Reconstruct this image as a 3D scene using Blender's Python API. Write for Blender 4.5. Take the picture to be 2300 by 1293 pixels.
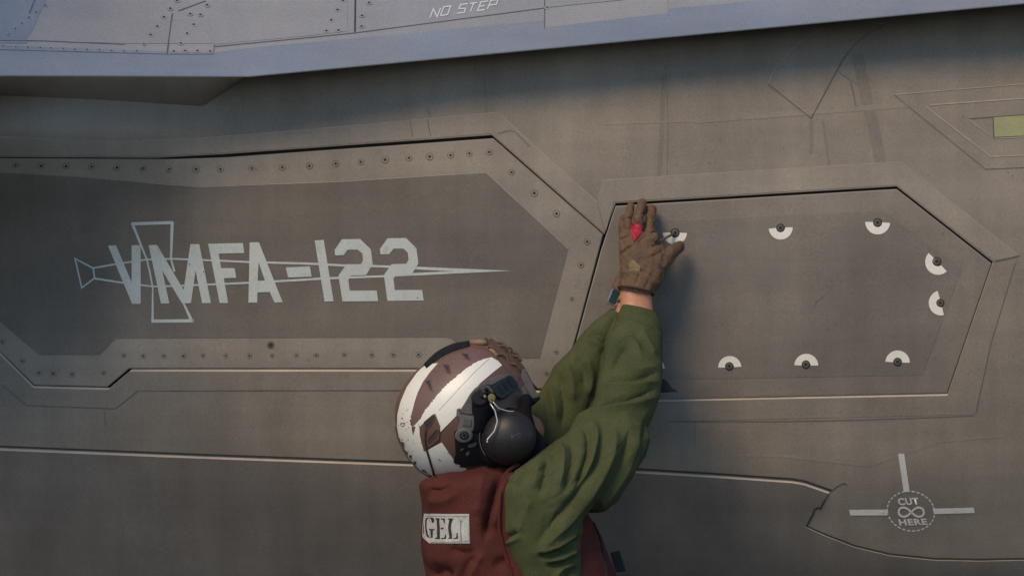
import bpy, bmesh, math, random
import numpy as np
from mathutils import Vector, Matrix
from mathutils.bvhtree import BVHTree
from mathutils.geometry import tessellate_polygon

random.seed(7)
rng = np.random.default_rng(7)
for o in list(bpy.data.objects):
    bpy.data.objects.remove(o)
SC = bpy.context.scene
COL = SC.collection

# ------------------------------------------------------------------ camera
D = 9.0                 # distance camera to the aircraft side, metres
S = 0.0009              # metres per photo pixel on the aircraft side
CX, CY = 1150.0, 646.5
cam = bpy.data.cameras.new('camera')
cam.sensor_width = 36.0
cam.lens = 36.0 * D / (2300 * S)
cam.clip_end = 500
camo = bpy.data.objects.new('camera', cam)
camo.location = (0, -D, 0)
camo.rotation_euler = (math.radians(90), 0, 0)
COL.objects.link(camo)
SC.camera = camo

# ------------------------------------------------------------------ sky, sun, exposure
SUN = Vector((-0.42, -0.62, 0.72)).normalized()      # towards the sun
w = bpy.data.worlds.new("World")
SC.world = w
w.use_nodes = True
nt = w.node_tree
sky = nt.nodes.new('ShaderNodeTexSky')
sky.sky_type = 'NISHITA'
sky.sun_disc = False
sky.sun_elevation = math.asin(SUN.z)
sky.sun_rotation = math.atan2(SUN.x, SUN.y)
sky.air_density = 1.0
sky.dust_density = 0.1
sky.ozone_density = 4.0
bg = nt.nodes['Background']
bg.inputs[1].default_value = 0.095
nt.links.new(sky.outputs[0], bg.inputs[0])
sl = bpy.data.lights.new('sun', 'SUN')
sl.energy = 1.5
sl.angle = math.radians(26)
sl.color = (1.0, 0.76, 0.47)
so = bpy.data.objects.new('sun', sl)
so.rotation_euler = SUN.to_track_quat('Z', 'Y').to_euler()
so.location = (-2, -4, 4)
COL.objects.link(so)
SC.view_settings.view_transform = 'Standard'
SC.view_settings.look = 'None'
SC.view_settings.gamma = 1
SC.view_settings.exposure = 0.55

# ------------------------------------------------------------------ helpers
def W(px, py, y=0.0):
    f = (D + y) / D
    return Vector(((px - CX) * S * f, y, (CY - py) * S * f))

def to_px(co):
    co = np.asarray(co)
    f = (D + co[:, 1]) / D
    return np.stack([co[:, 0] / (S * f) + CX, CY - co[:, 2] / (S * f)], 1)

def link(o, parent=None):
    COL.objects.link(o)
    if parent is not None:
        o.parent = parent
        M = Matrix.Identity(4)
        p = parent
        M = parent.matrix_basis.copy()
        q = parent
        while q.parent is not None:
            M = q.parent.matrix_basis @ q.matrix_parent_inverse @ M if False else M
            q = q.parent
        o.matrix_parent_inverse = WM(parent).inverted()
    return o

def WM(o):
    if o.parent is None:
        return o.matrix_basis.copy()
    return WM(o.parent) @ o.matrix_parent_inverse @ o.matrix_basis

def obj(name, me, mat=None, parent=None, smooth=True):
    me.name = name
    if mat is not None and len(me.materials) == 0:
        me.materials.append(mat)
    if smooth:
        me.polygons.foreach_set('use_smooth', [True] * len(me.polygons))
    o = bpy.data.objects.new(name, me)
    return link(o, parent)

def bm_obj(name, bm, mat, parent=None, smooth=True, recalc=True):
    if recalc:
        bmesh.ops.recalc_face_normals(bm, faces=bm.faces)
    me = bpy.data.meshes.new(name)
    bm.to_mesh(me)
    bm.free()
    return obj(name, me, mat, parent, smooth)

def tag(o, label, cat, group=None):
    o['label'] = label
    o['category'] = cat
    if group:
        o['group'] = group
    return o

def catmull(pts, n):
    pts = [np.array(p, float) for p in pts]
    if len(pts) == 2:
        return [pts[0] + (pts[1] - pts[0]) * i / n for i in range(n + 1)]
    P = [2 * pts[0] - pts[1]] + pts + [2 * pts[-1] - pts[-2]]
    out = []
    for i in range(1, len(P) - 2):
        for k in range(n):
            t = k / n
            a, b, c, d = P[i - 1], P[i], P[i + 1], P[i + 2]
            out.append(0.5 * ((2 * b) + (-a + c) * t + (2 * a - 5 * b + 4 * c - d) * t * t + (-a + 3 * b - 3 * c + d) * t ** 3))
    out.append(pts[-1])
    return out

def densify(poly, step, closed=True):
    out = []
    n = len(poly)
    for i in range(n if closed else n - 1):
        a = poly[i]; b = poly[(i + 1) % n]
        L = math.hypot(b[0] - a[0], b[1] - a[1])
        k = max(1, int(L / step))
        for j in range(k):
            out.append((a[0] + (b[0] - a[0]) * j / k, a[1] + (b[1] - a[1]) * j / k))
    if not closed:
        out.append(poly[-1])
    return out

def area2(poly):
    return sum(poly[i][0] * poly[(i + 1) % len(poly)][1] - poly[(i + 1) % len(poly)][0] * poly[i][1] for i in range(len(poly)))

def inset(poly, ws):
    """move each edge inwards by ws[i] (or one number)"""
    n = len(poly)
    if not isinstance(ws, (list, tuple)):
        ws = [ws] * n
    sgn = 1 if area2(poly) > 0 else -1
    L = []
    for i in range(n):
        a = poly[i]; b = poly[(i + 1) % n]
        dx, dy = b[0] - a[0], b[1] - a[1]
        l = math.hypot(dx, dy)
        nx, ny = -dy / l * sgn, dx / l * sgn
        L.append((a[0] + nx * ws[i], a[1] + ny * ws[i], dx / l, dy / l))
    out = []
    for i in range(n):
        x1, y1, ax, ay = L[i - 1]; x2, y2, bx, by = L[i]
        den = ax * by - ay * bx
        if abs(den) < 0.03:
            out.append(((x2), (y2)))
        else:
            t = ((x2 - x1) * by - (y2 - y1) * bx) / den
            out.append((x1 + ax * t, y1 + ay * t))
    return out

def drape_bm(loops, yf, off, grid):
    """triangulate a polygon (first loop outer, rest holes), cut it on a grid, lay it on the surface yf"""
    vs = [[Vector((p[0], p[1], 0)) for p in l] for l in loops]
    flat = [v for l in vs for v in l]
    tris = tessellate_polygon(vs)
    bm = bmesh.new()
    bv = [bm.verts.new(v) for v in flat]
    for t in tris:
        try:
            bm.faces.new([bv[i] for i in t])
        except ValueError:
            pass
    if grid:
        x0 = min(v.x for v in flat); x1 = max(v.x for v in flat)
        y0 = min(v.y for v in flat); y1 = max(v.y for v in flat)
        g = grid
        k = math.floor(x0 / g) + 1
        while k * g < x1:
            bmesh.ops.bisect_plane(bm, geom=bm.verts[:] + bm.edges[:] + bm.faces[:], plane_co=(k * g, 0, 0), plane_no=(1, 0, 0), dist=0.001)
            k += 1
        k = math.floor(y0 / g) + 1
        while k * g < y1:
            bmesh.ops.bisect_plane(bm, geom=bm.verts[:] + bm.edges[:] + bm.faces[:], plane_co=(0, k * g, 0), plane_no=(0, 1, 0), dist=0.001)
            k += 1
    bmesh.ops.remove_doubles(bm, verts=bm.verts, dist=0.01)
    for v in bm.verts:
        v.co = W(v.co.x, v.co.y, yf(v.co.x, v.co.y) - off)
    for f in bm.faces:
        if f.normal.y > 0:
            pass
    bm.normal_update()
    bad = [f for f in bm.faces if f.normal.y > 0]
    if bad:
        bmesh.ops.reverse_faces(bm, faces=bad)
    return bm

def add_skirt(bm, poly, poly2, yf, off0, off1, step=14, closed=True, outward=None):
    """wall between polygon at off0 and (inset) polygon at off1"""
    n = len(poly)
    A = []; B = []
    rng_ = range(n if closed else n - 1)
    for i in rng_:
        a, b = poly[i], poly[(i + 1) % n]
        c, d = poly2[i], poly2[(i + 1) % n]
        k = max(1, int(math.hypot(b[0] - a[0], b[1] - a[1]) / step))
        for j in range(k + 1):
            t = j / k
            p = (a[0] + (b[0] - a[0]) * t, a[1] + (b[1] - a[1]) * t)
            q = (c[0] + (d[0] - c[0]) * t, c[1] + (d[1] - c[1]) * t)
            A.append(bm.verts.new(W(p[0], p[1], yf(*p) - off0)))
            B.append(bm.verts.new(W(q[0], q[1], yf(*p) - off1)))
            if j > 0:
                m = len(A) - 1
                try:
                    bm.faces.new((A[m - 1], A[m], B[m], B[m - 1]))
                except ValueError:
                    pass

def drape(name, loops, yf, off, mat, parent, grid=14, thick=0.0, smooth=False):
    if not isinstance(loops[0][0], (tuple, list, np.ndarray)):
        loops = [loops]
    bm = drape_bm(loops, yf, off, grid)
    if thick:
        for l in loops:
            add_skirt(bm, l, l, yf, off, off - thick)
    return bm_obj(name, bm, mat, parent, smooth, recalc=False)

def stroke_polys(pts, wd, closed=False):
    """centre line -> band polygon quads with mitred joints; wd number or list"""
    n = len(pts)
    wds = wd if isinstance(wd, (list, tuple)) else [wd] * n
    Lp, Rp = [], []
    for i in range(n):
        p = np.array(pts[i], float)
        a = np.array(pts[i - 1] if (i > 0 or closed) else pts[i], float)
        b = np.array(pts[(i + 1) % n] if (i < n - 1 or closed) else pts[i], float)
        d1 = p - a; d2 = b - p
        l1 = np.linalg.norm(d1); l2 = np.linalg.norm(d2)
        d1 = d1 / l1 if l1 else d2 / l2
        d2 = d2 / l2 if l2 else d1
        n1 = np.array([-d1[1], d1[0]]); n2 = np.array([-d2[1], d2[0]])
        m = n1 + n2
        m = m / np.linalg.norm(m)
        k = min(2.5, 1 / max(0.3, float(m @ n1))) * wds[i] / 2
        Lp.append(tuple(p + m * k)); Rp.append(tuple(p - m * k))
    out = []
    for i in range(n if closed else n - 1):
        j = (i + 1) % n
        out.append([Lp[i], Lp[j], Rp[j], Rp[i]])
    return out

def multi_drape(name, polys, yf, off, mat, parent, grid=14, smooth=False, kind=None):
    """several polygons as ONE printed mark"""
    bm = bmesh.new()
    for p in polys:
        loops = p if isinstance(p[0][0], (tuple, list)) else [p]
        b = drape_bm(loops, yf, off, grid)
        me = bpy.data.meshes.new('t'); b.to_mesh(me); b.free()
        bm.from_mesh(me)
        bpy.data.meshes.remove(me)
    return bm_obj(name, bm, mat, parent, smooth, recalc=False)

def tube_pts(pts, r, seg=10, closed=False):
    """tube mesh (bmesh) along 3D points; r number or list"""
    bm = bmesh.new()
    add_tube(bm, pts, r, seg, closed)
    return bm

def add_tube(bm, pts, r, seg=10, closed=False):
    pts = [Vector(p) for p in pts]
    n = len(pts)
    rs = r if isinstance(r, (list, tuple)) else [r] * n
    rings = []
    up = Vector((0, -1, 0.01))
    prev = None
    for i in range(n):
        a = pts[i - 1] if (i > 0 or closed) else pts[i]
        b = pts[(i + 1) % n] if (i < n - 1 or closed) else pts[i]
        t = (b - a).normalized()
        if prev is None:
            u = up - t * up.dot(t)
            if u.length < 1e-3:
                u = Vector((1, 0, 0)) - t * t.x
        else:
            u = prev - t * prev.dot(t)
        u.normalize()
        prev = u
        v = t.cross(u)
        rings.append([bm.verts.new(pts[i] + (u * math.cos(2 * math.pi * k / seg) + v * math.sin(2 * math.pi * k / seg)) * rs[i]) for k in range(seg)])
    for i in range(n if closed else n - 1):
        A = rings[i]; B = rings[(i + 1) % n]
        for k in range(seg):
            bm.faces.new((A[k], A[(k + 1) % seg], B[(k + 1) % seg], B[k]))
    if not closed:
        bm.faces.new(rings[0][::-1]); bm.faces.new(rings[-1])

def add_ellipsoid(bm, c, r, rot=None, sub=3):
    M = Matrix.Translation(c) @ (rot.to_4x4() if rot else Matrix.Identity(4)) @ Matrix.Diagonal((r[0], r[1], r[2], 1))
    bmesh.ops.create_icosphere(bm, subdivisions=sub, radius=1, matrix=M)

def add_edge_tube(bm, Lc, Rc, ys, rys, n=8, seg=28, sup=2.2):
    """closed tube whose left/right outlines are given; ys centre depth, rys half depth"""
    L = catmull(Lc, n); R = catmull(Rc, n)
    Y = catmull([(y,) for y in ys], n); RY = catmull([(y,) for y in rys], n)
    rings = []
    for l, r, y, ry in zip(L, R, Y, RY):
        y = float(y[0]); ry = float(ry[0])
        a = W(l[0], l[1], y); b = W(r[0], r[1], y)
        c = (a + b) / 2; h = (b - a) / 2
        ring = []
        for k in range(seg):
            th = 2 * math.pi * k / seg
            cs, sn = math.cos(th), math.sin(th)
            cs2 = math.copysign(abs(cs) ** (2 / sup), cs); sn2 = math.copysign(abs(sn) ** (2 / sup), sn)
            ring.append(bm.verts.new(c + h * cs2 + Vector((0, ry, 0)) * sn2))
        rings.append(ring)
    for A, B in zip(rings[:-1], rings[1:]):
        for k in range(seg):
            bm.faces.new((A[k], A[(k + 1) % seg], B[(k + 1) % seg], B[k]))
    bm.faces.new(rings[0][::-1]); bm.faces.new(rings[-1])

def remesh(bm, voxel, smooth_it=4, smooth_f=0.5):
    bmesh.ops.recalc_face_normals(bm, faces=bm.faces)
    me = bpy.data.meshes.new('tmp')
    bm.to_mesh(me); bm.free()
    o = bpy.data.objects.new('tmp', me)
    COL.objects.link(o)
    m = o.modifiers.new('r', 'REMESH'); m.mode = 'VOXEL'; m.voxel_size = voxel
    if smooth_it:
        s = o.modifiers.new('s', 'SMOOTH'); s.iterations = smooth_it; s.factor = smooth_f
    dg = bpy.context.evaluated_depsgraph_get()
    new = bpy.data.meshes.new_from_object(o.evaluated_get(dg))
    bpy.data.objects.remove(o)
    bpy.data.meshes.remove(me)
    return new

def get_co(me):
    a = np.empty(len(me.vertices) * 3); me.vertices.foreach_get('co', a)
    return a.reshape(-1, 3)

def get_no(me):
    a = np.empty(len(me.vertices) * 3); me.vertices.foreach_get('normal', a)
    return a.reshape(-1, 3)

def set_co(me, co):
    me.vertices.foreach_set('co', co.ravel()); me.update()

def seg_dist(P, line):
    """distance and signed side of points P to polyline, and parameter for end fade"""
    best = np.full(len(P), 1e9); side = np.zeros(len(P)); tt = np.zeros(len(P))
    line = [np.array(q[:2], float) for q in line]
    tot = sum(np.linalg.norm(line[i + 1] - line[i]) for i in range(len(line) - 1)); acc = 0
    for a, b in zip(line[:-1], line[1:]):
        d = b - a; l = np.linalg.norm(d)
        t = np.clip(((P - a) @ d) / l ** 2, 0, 1)
        q = a + t[:, None] * d
        v = P - q
        ds = np.hypot(v[:, 0], v[:, 1])
        m = ds < best
        best[m] = ds[m]
        side[m] = (d[0] * v[:, 1] - d[1] * v[:, 0])[m] / l
        tt[m] = (acc + t * l)[m] / tot
        acc += l
    return best, side, tt

def sculpt(me, folds, ymin=-9, ymax=9, facing=0.0, gain=1.0):
    """press folds (amplitude m, width px, polyline in photo px) into the surface that faces the camera"""
    co = get_co(me); no = get_no(me); P = to_px(co)
    mask = (no[:, 1] < facing) & (co[:, 1] > ymin) & (co[:, 1] < ymax)
    disp = np.zeros(len(co))
    for amp, wd, line in folds:
        ln = catmull(line, 5) if len(line) > 2 else line
        d, s, t = seg_dist(P, ln)
        fade = np.clip(np.minimum(t, 1 - t) * 5 + 0.15, 0, 1)
        disp += gain * amp * np.exp(-(np.abs(d) / wd) ** 1.18) * fade
    co[mask] += no[mask] * disp[mask][:, None]
    set_co(me, co)

def vnoise(P, seed=0):
    """cheap smooth 3D noise by sums of sines"""
    r = np.random.default_rng(seed)
    out = np.zeros(len(P))
    for i in range(9):
        k = r.normal(size=3); k /= np.linalg.norm(k)
        f = 1.0 + 1.3 * r.random()
        out += np.sin(P @ k * f * 2 * math.pi + r.random() * 6.28)
    return out / 3.0

def raycast_y(me, extra=0.0, fallback=None):
    bv = BVHTree.FromPolygons([v.co.copy() for v in me.vertices], [tuple(p.vertices) for p in me.polygons])
    o = Vector((0, -D, 0))
    def f(px, py):
        d = (W(px, py, 0) - o).normalized()
        hit = bv.ray_cast(o, d)
        if hit[0] is None:
            nr = bv.find_nearest(W(px, py, fallback if fallback is not None else -0.4))
            return nr[0].y
        return hit[0].y
    return f

# ------------------------------------------------------------------ materials
def mat(name, col, rough=0.6, metal=0.0, var=0.0, vscale=8.0, grain=0.0, gscale=330.0, bump=0.0, bscale=400.0,
        spec=0.5, crumple=0.0, crscale=16.0, streak=None, col2=None, c2scale=4.0, c2lo=0.5, c2hi=0.7, sheen=0.0, weave=0.0):
    m = bpy.data.materials.new(name)
    m.use_nodes = True
    N = m.node_tree.nodes; Lk = m.node_tree.links
    b = N['Principled BSDF']
    b.inputs['Roughness'].default_value = rough
    b.inputs['Metallic'].default_value = metal
    b.inputs['Specular IOR Level'].default_value = spec
    if sheen:
        b.inputs['Sheen Weight'].default_value = sheen
    tc = N.new('ShaderNodeTexCoord')
    geo = N.new('ShaderNodeNewGeometry')
    pos = geo.outputs['Position']
    rgb = N.new('ShaderNodeRGB'); rgb.outputs[0].default_value = (*col, 1)
    cur = rgb.outputs[0]
    def noise(scale, detail=4, rough_=0.55, vec=None):
        n = N.new('ShaderNodeTexNoise'); n.inputs['Scale'].default_value = scale
        n.inputs['Detail'].default_value = detail; n.inputs['Roughness'].default_value = rough_
        Lk.new(vec or pos, n.inputs['Vector'])
        return n.outputs['Fac']
    def maprange(v, a, b_, c, d):
        r = N.new('ShaderNodeMapRange'); Lk.new(v, r.inputs[0])
        r.inputs[1].default_value = a; r.inputs[2].default_value = b_; r.inputs[3].default_value = c; r.inputs[4].default_value = d
        return r.outputs[0]
    def mul(c, v):
        x = N.new('ShaderNodeVectorMath'); x.operation = 'SCALE'
        Lk.new(c, x.inputs[0]); Lk.new(v, x.inputs['Scale'])
        return x.outputs[0]
    if col2 is not None:
        mx = N.new('ShaderNodeMix'); mx.data_type = 'RGBA'
        Lk.new(maprange(noise(c2scale, 6, 0.65), c2lo, c2hi, 0, 1), mx.inputs['Factor'])
        Lk.new(cur, mx.inputs['A']); mx.inputs['B'].default_value = (*col2, 1)
        cur = mx.outputs['Result']
    if var:
        cur = mul(cur, maprange(noise(vscale, 5), 0.25, 0.75, 1 - var, 1 + var))
    if streak:
        for (sx, sz, amt) in streak:
            mp = N.new('ShaderNodeMapping'); mp.inputs['Scale'].default_value = (sx, 1, sz)
            Lk.new(pos, mp.inputs['Vector'])
            cur = mul(cur, maprange(noise(1.0, 4, 0.6, mp.outputs[0]), 0.3, 0.7, 1 - amt, 1 + amt))
    if grain:
        # pigment speckle of the paint or the yarn
        n = N.new('ShaderNodeTexNoise'); n.inputs['Scale'].default_value = gscale
        n.inputs['Detail'].default_value = 3; Lk.new(pos, n.inputs['Vector'])
        mx = N.new('ShaderNodeMix'); mx.data_type = 'RGBA'; mx.inputs['Factor'].default_value = 0.25
        g = maprange(n.outputs['Fac'], 0.25, 0.75, 1 - grain, 1 + grain)
        cur = mul(cur, g)
        sub = N.new('ShaderNodeVectorMath'); sub.operation = 'SUBTRACT'
        Lk.new(n.outputs['Color'], sub.inputs[0]); sub.inputs[1].default_value = (0.5, 0.5, 0.5)
        sc = N.new('ShaderNodeVectorMath'); sc.operation = 'SCALE'; sc.inputs['Scale'].default_value = grain * 1.1
        Lk.new(sub.outputs[0], sc.inputs[0])
        ad = N.new('ShaderNodeVectorMath'); ad.operation = 'MULTIPLY_ADD'
        Lk.new(cur, ad.inputs[0]); Lk.new(sc.outputs[0], ad.inputs[1]); Lk.new(cur, ad.inputs[2])
        cur = ad.outputs[0]
    Lk.new(cur, b.inputs['Base Color'])
    if rough < 0.9:
        Lk.new(maprange(noise(14, 4), 0.3, 0.7, max(0.05, rough - 0.08), min(1, rough + 0.08)), b.inputs['Roughness'])
    if bump:
        bn = N.new('ShaderNodeBump'); bn.inputs['Strength'].default_value = bump; bn.inputs['Distance'].default_value = 0.001
        if weave:
            wv = N.new('ShaderNodeTexWave'); wv.inputs['Scale'].default_value = weave; wv.bands_direction = 'DIAGONAL'
            wv.inputs['Distortion'].default_value = 1.5
            Lk.new(pos, wv.inputs['Vector'])
            Lk.new(wv.outputs['Fac'], bn.inputs['Height'])
        else:
            Lk.new(noise(bscale, 3), bn.inputs['Height'])
        if crumple:
            # small creases of worn cloth or leather
            n2 = N.new('ShaderNodeTexNoise'); n2.inputs['Scale'].default_value = crscale; n2.inputs['Detail'].default_value = 2.5
            n2.inputs['Distortion'].default_value = 0.8
            Lk.new(pos, n2.inputs['Vector'])
            s1 = N.new('ShaderNodeMath'); s1.operation = 'SUBTRACT'; Lk.new(n2.outputs['Fac'], s1.inputs[0]); s1.inputs[1].default_value = 0.5
            s2 = N.new('ShaderNodeMath'); s2.operation = 'ABSOLUTE'; Lk.new(s1.outputs[0], s2.inputs[0])
            b2 = N.new('ShaderNodeBump'); b2.inputs['Strength'].default_value = 1.0; b2.inputs['Distance'].default_value = crumple
            Lk.new(s2.outputs[0], b2.inputs['Height']); Lk.new(b2.outputs[0], bn.inputs['Normal'])
        Lk.new(bn.outputs[0], b.inputs['Normal'])
    return m

G = 0.15
STK = [(0.9, 14.0, 0.09), (15.0, 1.0, 0.08), (3.2, 2.4, 0.15), (10.0, 8.0, 0.08)]
M = {}
M['skin_paint'] = mat('fuselage_paint', (0.260, 0.217, 0.168), 0.62, var=0.09, vscale=2.5, grain=G, streak=STK, bump=0.08, spec=0.35)
M['strip_paint'] = mat('seal_strip_paint', (0.296, 0.247, 0.192), 0.6, var=0.08, vscale=3.5, grain=G, streak=STK, bump=0.08, spec=0.35)
M['coat_paint'] = mat('dark_coating_paint', (0.178, 0.149, 0.117), 0.6, var=0.06, vscale=3, grain=G, streak=STK, bump=0.08, spec=0.35)
M['panel_paint'] = mat('panel_paint', (0.226, 0.190, 0.150), 0.58, var=0.08, vscale=3, grain=G, streak=STK, bump=0.08, spec=0.35)
M['panel_mid'] = mat('panel_centre_paint', (0.204, 0.172, 0.137), 0.58, var=0.09, vscale=3, grain=G, streak=STK, bump=0.08, spec=0.35)
M['lower_paint'] = mat('lower_door_paint', (0.196, 0.167, 0.137), 0.6, var=0.1, vscale=2.5, grain=G, streak=STK, bump=0.08, spec=0.35)
M['lip_paint'] = mat('lit_edge_paint', (0.50, 0.41, 0.31), 0.55, var=0.1, vscale=20, grain=0.1)  # pale colour carries the highlight caught by upturned edges
M['edge_paint'] = mat('panel_edge_paint', (0.30, 0.265, 0.225), 0.55, var=0.1, vscale=20, grain=0.1)
M['gap'] = mat('gap_dark', (0.045, 0.042, 0.042), 0.8)
M['sealant'] = mat('joint_sealant', (0.135, 0.12, 0.102), 0.8, var=0.2, vscale=30)
M['faint_line'] = mat('faint_joint', (0.165, 0.145, 0.125), 0.8, var=0.2, vscale=30)
M['pale_line'] = mat('pale_joint', (0.36, 0.31, 0.25), 0.7, var=0.2, vscale=30)
M['wing_paint'] = mat('wing_top_paint', (0.322, 0.316, 0.310), 0.38, var=0.08, vscale=3, grain=0.16, col2=(0.26, 0.275, 0.30), c2scale=1.5, c2lo=0.40, c2hi=0.66, streak=[(2, 10, .06), (8, 3, .05)], bump=0.06, spec=0.5)  # bluer patches put reflected sky into the colour
M['wing_pale'] = mat('wing_pale_paint', (0.305, 0.302, 0.300), 0.42, var=0.07, vscale=4, grain=0.16, bump=0.06, spec=0.45)
M['wing_lip'] = mat('sky_reflection_paint', (0.268, 0.280, 0.300), 0.34, var=0.10, vscale=4, grain=0.16, streak=[(1.5, 14, .08)], bump=0.06, col2=(0.205, 0.245, 0.305), c2scale=2.2, c2lo=0.40, c2hi=0.62)  # blue of the reflected sky put into the colour
M['wing_line'] = mat('wing_joint', (0.10, 0.10, 0.12), 0.7)
M['wing_edge'] = mat('wing_edge_paint', (0.45, 0.44, 0.45), 0.4)
M['mark'] = mat('marking_paint', (0.57, 0.59, 0.53), 0.6, var=0.06, vscale=15, grain=0.12, col2=(0.47, 0.485, 0.44), c2scale=22, c2lo=0.58, c2hi=0.74)
M['mark_dim'] = mat('worn_marking_paint', (0.72, 0.68, 0.62), 0.6, var=0.10, vscale=14, grain=0.14)
M['mark_wing'] = mat('wing_lettering_paint', (0.62, 0.62, 0.62), 0.6, grain=0.1)
M['torque'] = mat('cream_mark_paint', (0.92, 0.86, 0.72), 0.6, var=0.05, vscale=30, grain=0.06)
M['metal'] = mat('bolt_metal', (0.16, 0.135, 0.11), 0.45, metal=0.0, var=0.2, vscale=200)
M['bright'] = mat('bright_metal', (0.65, 0.6, 0.55), 0.3, metal=1.0)
M['dark'] = mat('socket_dark', (0.035, 0.032, 0.028), 0.7)
M['stain'] = mat('grime_stain', (0.14, 0.122, 0.104), 0.75, var=0.2, vscale=60, grain=0.2)
M['light_strip'] = mat('formation_light_lens', (0.34, 0.33, 0.14), 0.35, var=0.06, vscale=30, grain=0.15)
M['green'] = mat('green_flight_cloth', (0.078, 0.087, 0.036), 0.9, var=0.14, vscale=14, grain=0.25, gscale=380, bump=0.35, bscale=900, spec=0.15, crumple=0.0022, crscale=34)
M['green_thread'] = mat('green_thread', (0.10, 0.12, 0.06), 0.9)
M['vest'] = mat('rust_vest_cloth', (0.100, 0.030, 0.024), 0.92, var=0.14, vscale=10, grain=0.25, gscale=380, bump=0.35, bscale=800, spec=0.12, crumple=0.0025, crscale=26)
M['patch'] = mat('white_name_tape', (0.52, 0.50, 0.44), 0.85, var=0.16, vscale=45, grain=0.16, bump=0.25, bscale=500, col2=(0.30, 0.31, 0.26), c2scale=40, c2lo=0.55, c2hi=0.72)
M['ink'] = mat('stencil_ink', (0.035, 0.025, 0.035), 0.85, var=0.3, vscale=80, grain=0.2)
M['smudge'] = mat('faded_ink', (0.24, 0.23, 0.17), 0.85, var=0.2, vscale=60, grain=0.2)
M['shell'] = mat('maroon_helmet_shell', (0.155, 0.082, 0.058), 0.5, var=0.12, vscale=14, grain=0.16, bump=0.12, bscale=350)
M['shell_mauve'] = mat('mauve_helmet_band', (0.175, 0.100, 0.086), 0.55, var=0.10, vscale=14, grain=0.18, bump=0.12, bscale=350)
M['tape'] = mat('white_reflective_tape', (0.88, 0.84, 0.73), 0.36, var=0.03, vscale=18, grain=0.06, col2=(0.30, 0.2, 0.12), c2scale=55, c2lo=0.72, c2hi=0.75, bump=0.05)
M['tape_worn'] = mat('scuffed_white_tape', (0.86, 0.82, 0.71), 0.42, var=0.05, vscale=18, grain=0.07, col2=(0.22, 0.13, 0.09), c2scale=60, c2lo=0.66, c2hi=0.69, bump=0.05)
M['tan'] = mat('tan_webbing', (0.30, 0.20, 0.12), 0.85, var=0.2, vscale=50, grain=0.2)
M['brown_strap'] = mat('brown_bungee', (0.13, 0.075, 0.055), 0.8, var=0.2, vscale=60)
M['black'] = mat('black_plastic', (0.012, 0.013, 0.016), 0.55, var=0.2, vscale=30, bump=0.1, bscale=300, spec=0.35)
M['velcro'] = mat('dark_velcro', (0.020, 0.021, 0.026), 0.95, spec=0.1, grain=0.3)
M['rail'] = mat('teal_black_rail', (0.010, 0.014, 0.016), 0.5, var=0.2, vscale=40)
M['strap'] = mat('grey_webbing', (0.115, 0.105, 0.105), 0.85, var=0.12, vscale=60, grain=0.2, bump=0.3, bscale=1200)
M['buckle'] = mat('grey_buckle', (0.135, 0.130, 0.120), 0.55, var=0.1, vscale=50)
M['cup'] = mat('ear_cup_plastic', (0.024, 0.019, 0.018), 0.46, var=0.15, vscale=25, grain=0.25, gscale=330, bump=0.1, bscale=500)
M['foam'] = mat('black_foam', (0.009, 0.009, 0.012), 0.9, spec=0.15)
M['yellow'] = mat('yellow_tag', (0.20, 0.185, 0.05), 0.6, var=0.25, vscale=120)
M['wire'] = mat('steel_wire', (0.72, 0.66, 0.58), 0.35, metal=0.6)
M['cord'] = mat('black_cord', (0.035, 0.032, 0.024), 0.7)
M['trim'] = mat('edge_trim', (0.075, 0.065, 0.05), 0.6)
M['skin'] = mat('human_skin', (0.56, 0.25, 0.14), 0.5, var=0.06, vscale=25, grain=0.08, bump=0.1, bscale=600, col2=(0.50, 0.22, 0.14), c2scale=18)
M['skin'].node_tree.nodes['Principled BSDF'].inputs['Subsurface Weight'].default_value = 0.12
M['skin'].node_tree.nodes['Principled BSDF'].inputs['Subsurface Radius'].default_value = (0.01, 0.004, 0.002)
M['glove'] = mat('brown_leather_glove', (0.145, 0.080, 0.040), 0.72, var=0.16, vscale=22, grain=0.22, gscale=330, bump=0.5, bscale=260, crumple=0.0028, crscale=60, col2=(0.115, 0.062, 0.038), c2scale=26, c2lo=0.5, c2hi=0.68)
M['glove_pale'] = mat('worn_leather', (0.235, 0.165, 0.085), 0.8, var=0.12, vscale=40, grain=0.2)
M['glove_trim'] = mat('glove_cuff_trim', (0.065, 0.033, 0.022), 0.8)
M['red'] = mat('red_rubber_tag', (0.42, 0.012, 0.03), 0.6, var=0.1, vscale=60)
M['watch'] = mat('silver_watch_case', (0.62, 0.62, 0.68), 0.25, metal=0.8)
M['glass'] = mat('dark_watch_glass', (0.03, 0.12, 0.12), 0.12)
M['hair'] = mat('dark_hair', (0.02, 0.012, 0.008), 0.8)
M['trouser'] = mat('trouser_cloth', (0.08, 0.085, 0.04), 0.9, var=0.1)
M['boot'] = mat('boot_leather', (0.06, 0.04, 0.025), 0.7)
M['deck'] = mat('deck_nonskid', (0.055, 0.062, 0.070), 0.95, var=0.15, vscale=2, grain=0.3, gscale=200, bump=0.5, bscale=150)

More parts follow.
